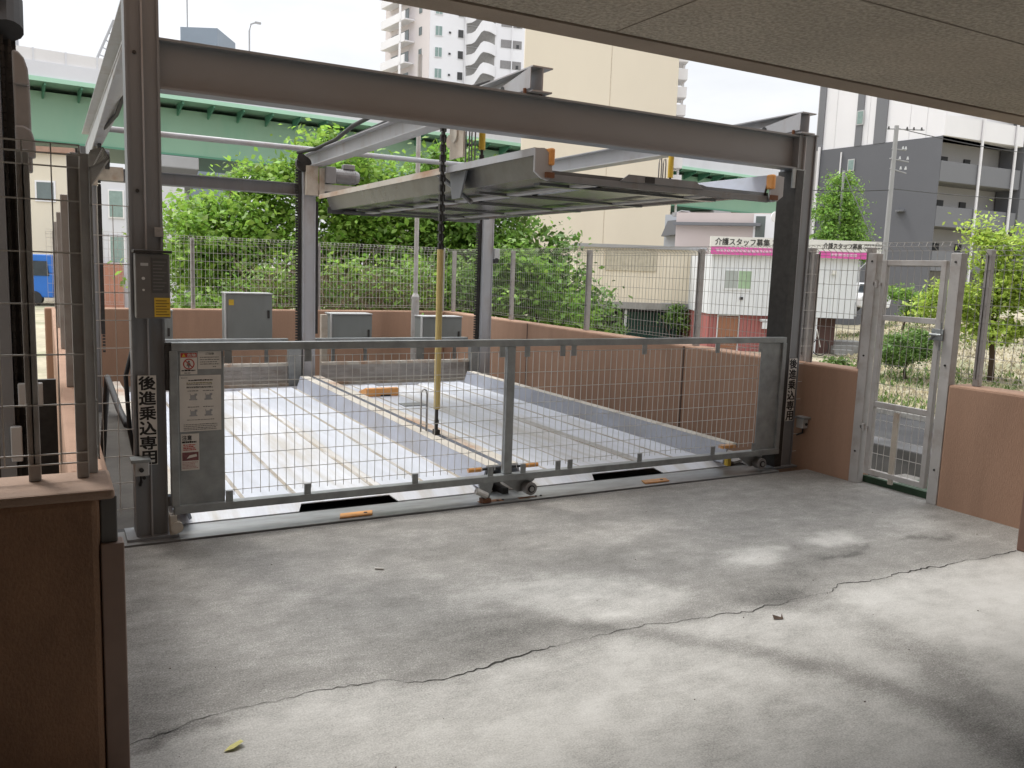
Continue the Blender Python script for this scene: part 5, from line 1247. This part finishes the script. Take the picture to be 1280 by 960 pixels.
# ------------------------------------------------------------------ vehicles
p = cam_pt(1087, 388, 44); zb = float(terrain_z(np.array(p.x), np.array(p.y)))
t = thing('parked_car', 'white parked car partly seen through the gate hinge side', 'car', (p.x, p.y, p.z-.1))
Mc, _ = frame_at((p.x-.8, p.y+.3), (p.x+.8, p.y-.3), p.z-.1)
b = MB(Mc); b.prism([(-.78, .3), (-.85, .75), (-.72, 1.0), (.72, 1.0), (.85, .75), (.78, .3)], 'y', -1.9, 1.9); b.prism([(-.7, 1.0), (-.58, 1.52), (.58, 1.52), (.7, 1.0)], 'y', -1.2, 1.4); b.build('body', m_carwhite, t, bevel=.08)
b = MB(Mc); b.prism([(-.6, 1.05), (-.52, 1.45), (.52, 1.45), (.6, 1.05)], 'y', -1.22, -1.205); b.build('windscreen', m_blueglass, t)
for s in (-1, 1):
    for y in (-1.2, 1.2):
        b = MB(Mc); b.tube((s*.72, y-.0, .32), (s*.86, y, .32), .31, 16); b.build('wheel', m_black, t)
    b = MB(Mc); b.box(s*.45, s*.75, -1.93, -1.89, .68, .84); b.build('headlight', m_boxedge, t)
    b = MB(Mc); b.prism([(-.9, 1.05), (-.8, 1.42), (1.0, 1.42), (1.2, 1.05)], 'x', s*.655, s*.66); b.build('side_window', m_blueglass, t)
# blue truck at the far left
M_, ln = frame_at((-1.3, 52.3), (1.9, 51.0), -1.2)
t = thing('blue_truck', 'bright blue truck cab on the street at the far left', 'truck', (.2, 51.8, -1.2))
b = MB(M_); b.box(0, 1.65, 0, 1.9, .45, 1.75); b.prism([(0, 1.75), (.1, 2.75), (1.55, 2.75), (1.65, 1.75)], 'y', .02, 1.88); b.build('cab', m_blue, t, bevel=.06)
b = MB(M_); b.prism([(.25, 1.62), (.32, 2.4), (1.4, 2.4), (1.5, 1.62)], 'y', -.03, .015); b.build('window', m_blueglass, t)
b = MB(M_); b.box(1.7, 5.5, .1, 1.9, .6, .8); b.box(1.7, 5.5, .1, .15, .8, 1.3); b.build('bed', m_blue, t)
for x in (.7, 4.4):
    b = MB(M_); b.tube((x, -.05, .4), (x, .25, .4), .4, 18); b.build('wheel', m_black, t)
M_, ln = frame_at((-3.5, 58), (1.45, 56.4))
t = thing('beige_house', 'pale beige house behind the blue truck at the far left', 'building', (-2, 57, -1.2))
b = MB(M_); b.box(0, ln, 0, 6, -1.2, 7.4); b.build('wall', m_beige2, t)
b = MB(M_); b.box(-.3, ln+.2, -.3, 6.2, 7.4, 7.7); b.build('roof', mat('terracotta_roof', (.32, .2, .15), .8), t)
b = MB(M_); b.box(3.2, 4.3, -.06, 0, 4.6, 5.8); wn = b.build('window', m_white, t)
b = MB(M_); b.box(3.3, 4.2, -.08, -.062, 4.7, 5.7); b.build('pane', m_glass, wn)
M_, ln = frame_at((2.6, 50.6), (5.5, 49.6))
t = thing('white_house', 'pale grey-white house seen beside the left column', 'building', (6, 49, -1.2))
b = MB(M_); b.box(0, ln, 0, 6, -1.2, 5.9); b.build('wall', m_parapet, t)
for (x0, z0) in ((.4, 1.2), (.4, 3.6), (1.9, 3.6), (1.9, 1.2)):
    b = MB(M_); b.box(x0, x0+.8, -.06, 0, z0, z0+1.5); wn = b.build('window', m_white, t)
    b = MB(M_); b.box(x0+.07, x0+.73, -.08, -.062, z0+.07, z0+1.43); b.build('pane', mat('pale_green_glass', (.22, .30, .28), .2), wn)
b = MB(M_); b.box(-.5, 1.2, -.5, -.45, -1.2, 1.2); b.build('gate', mat('rust_gate', (.35, .16, .11), .7), t)

scn.cycles.max_bounces = 8
scn.cycles.diffuse_bounces = 4
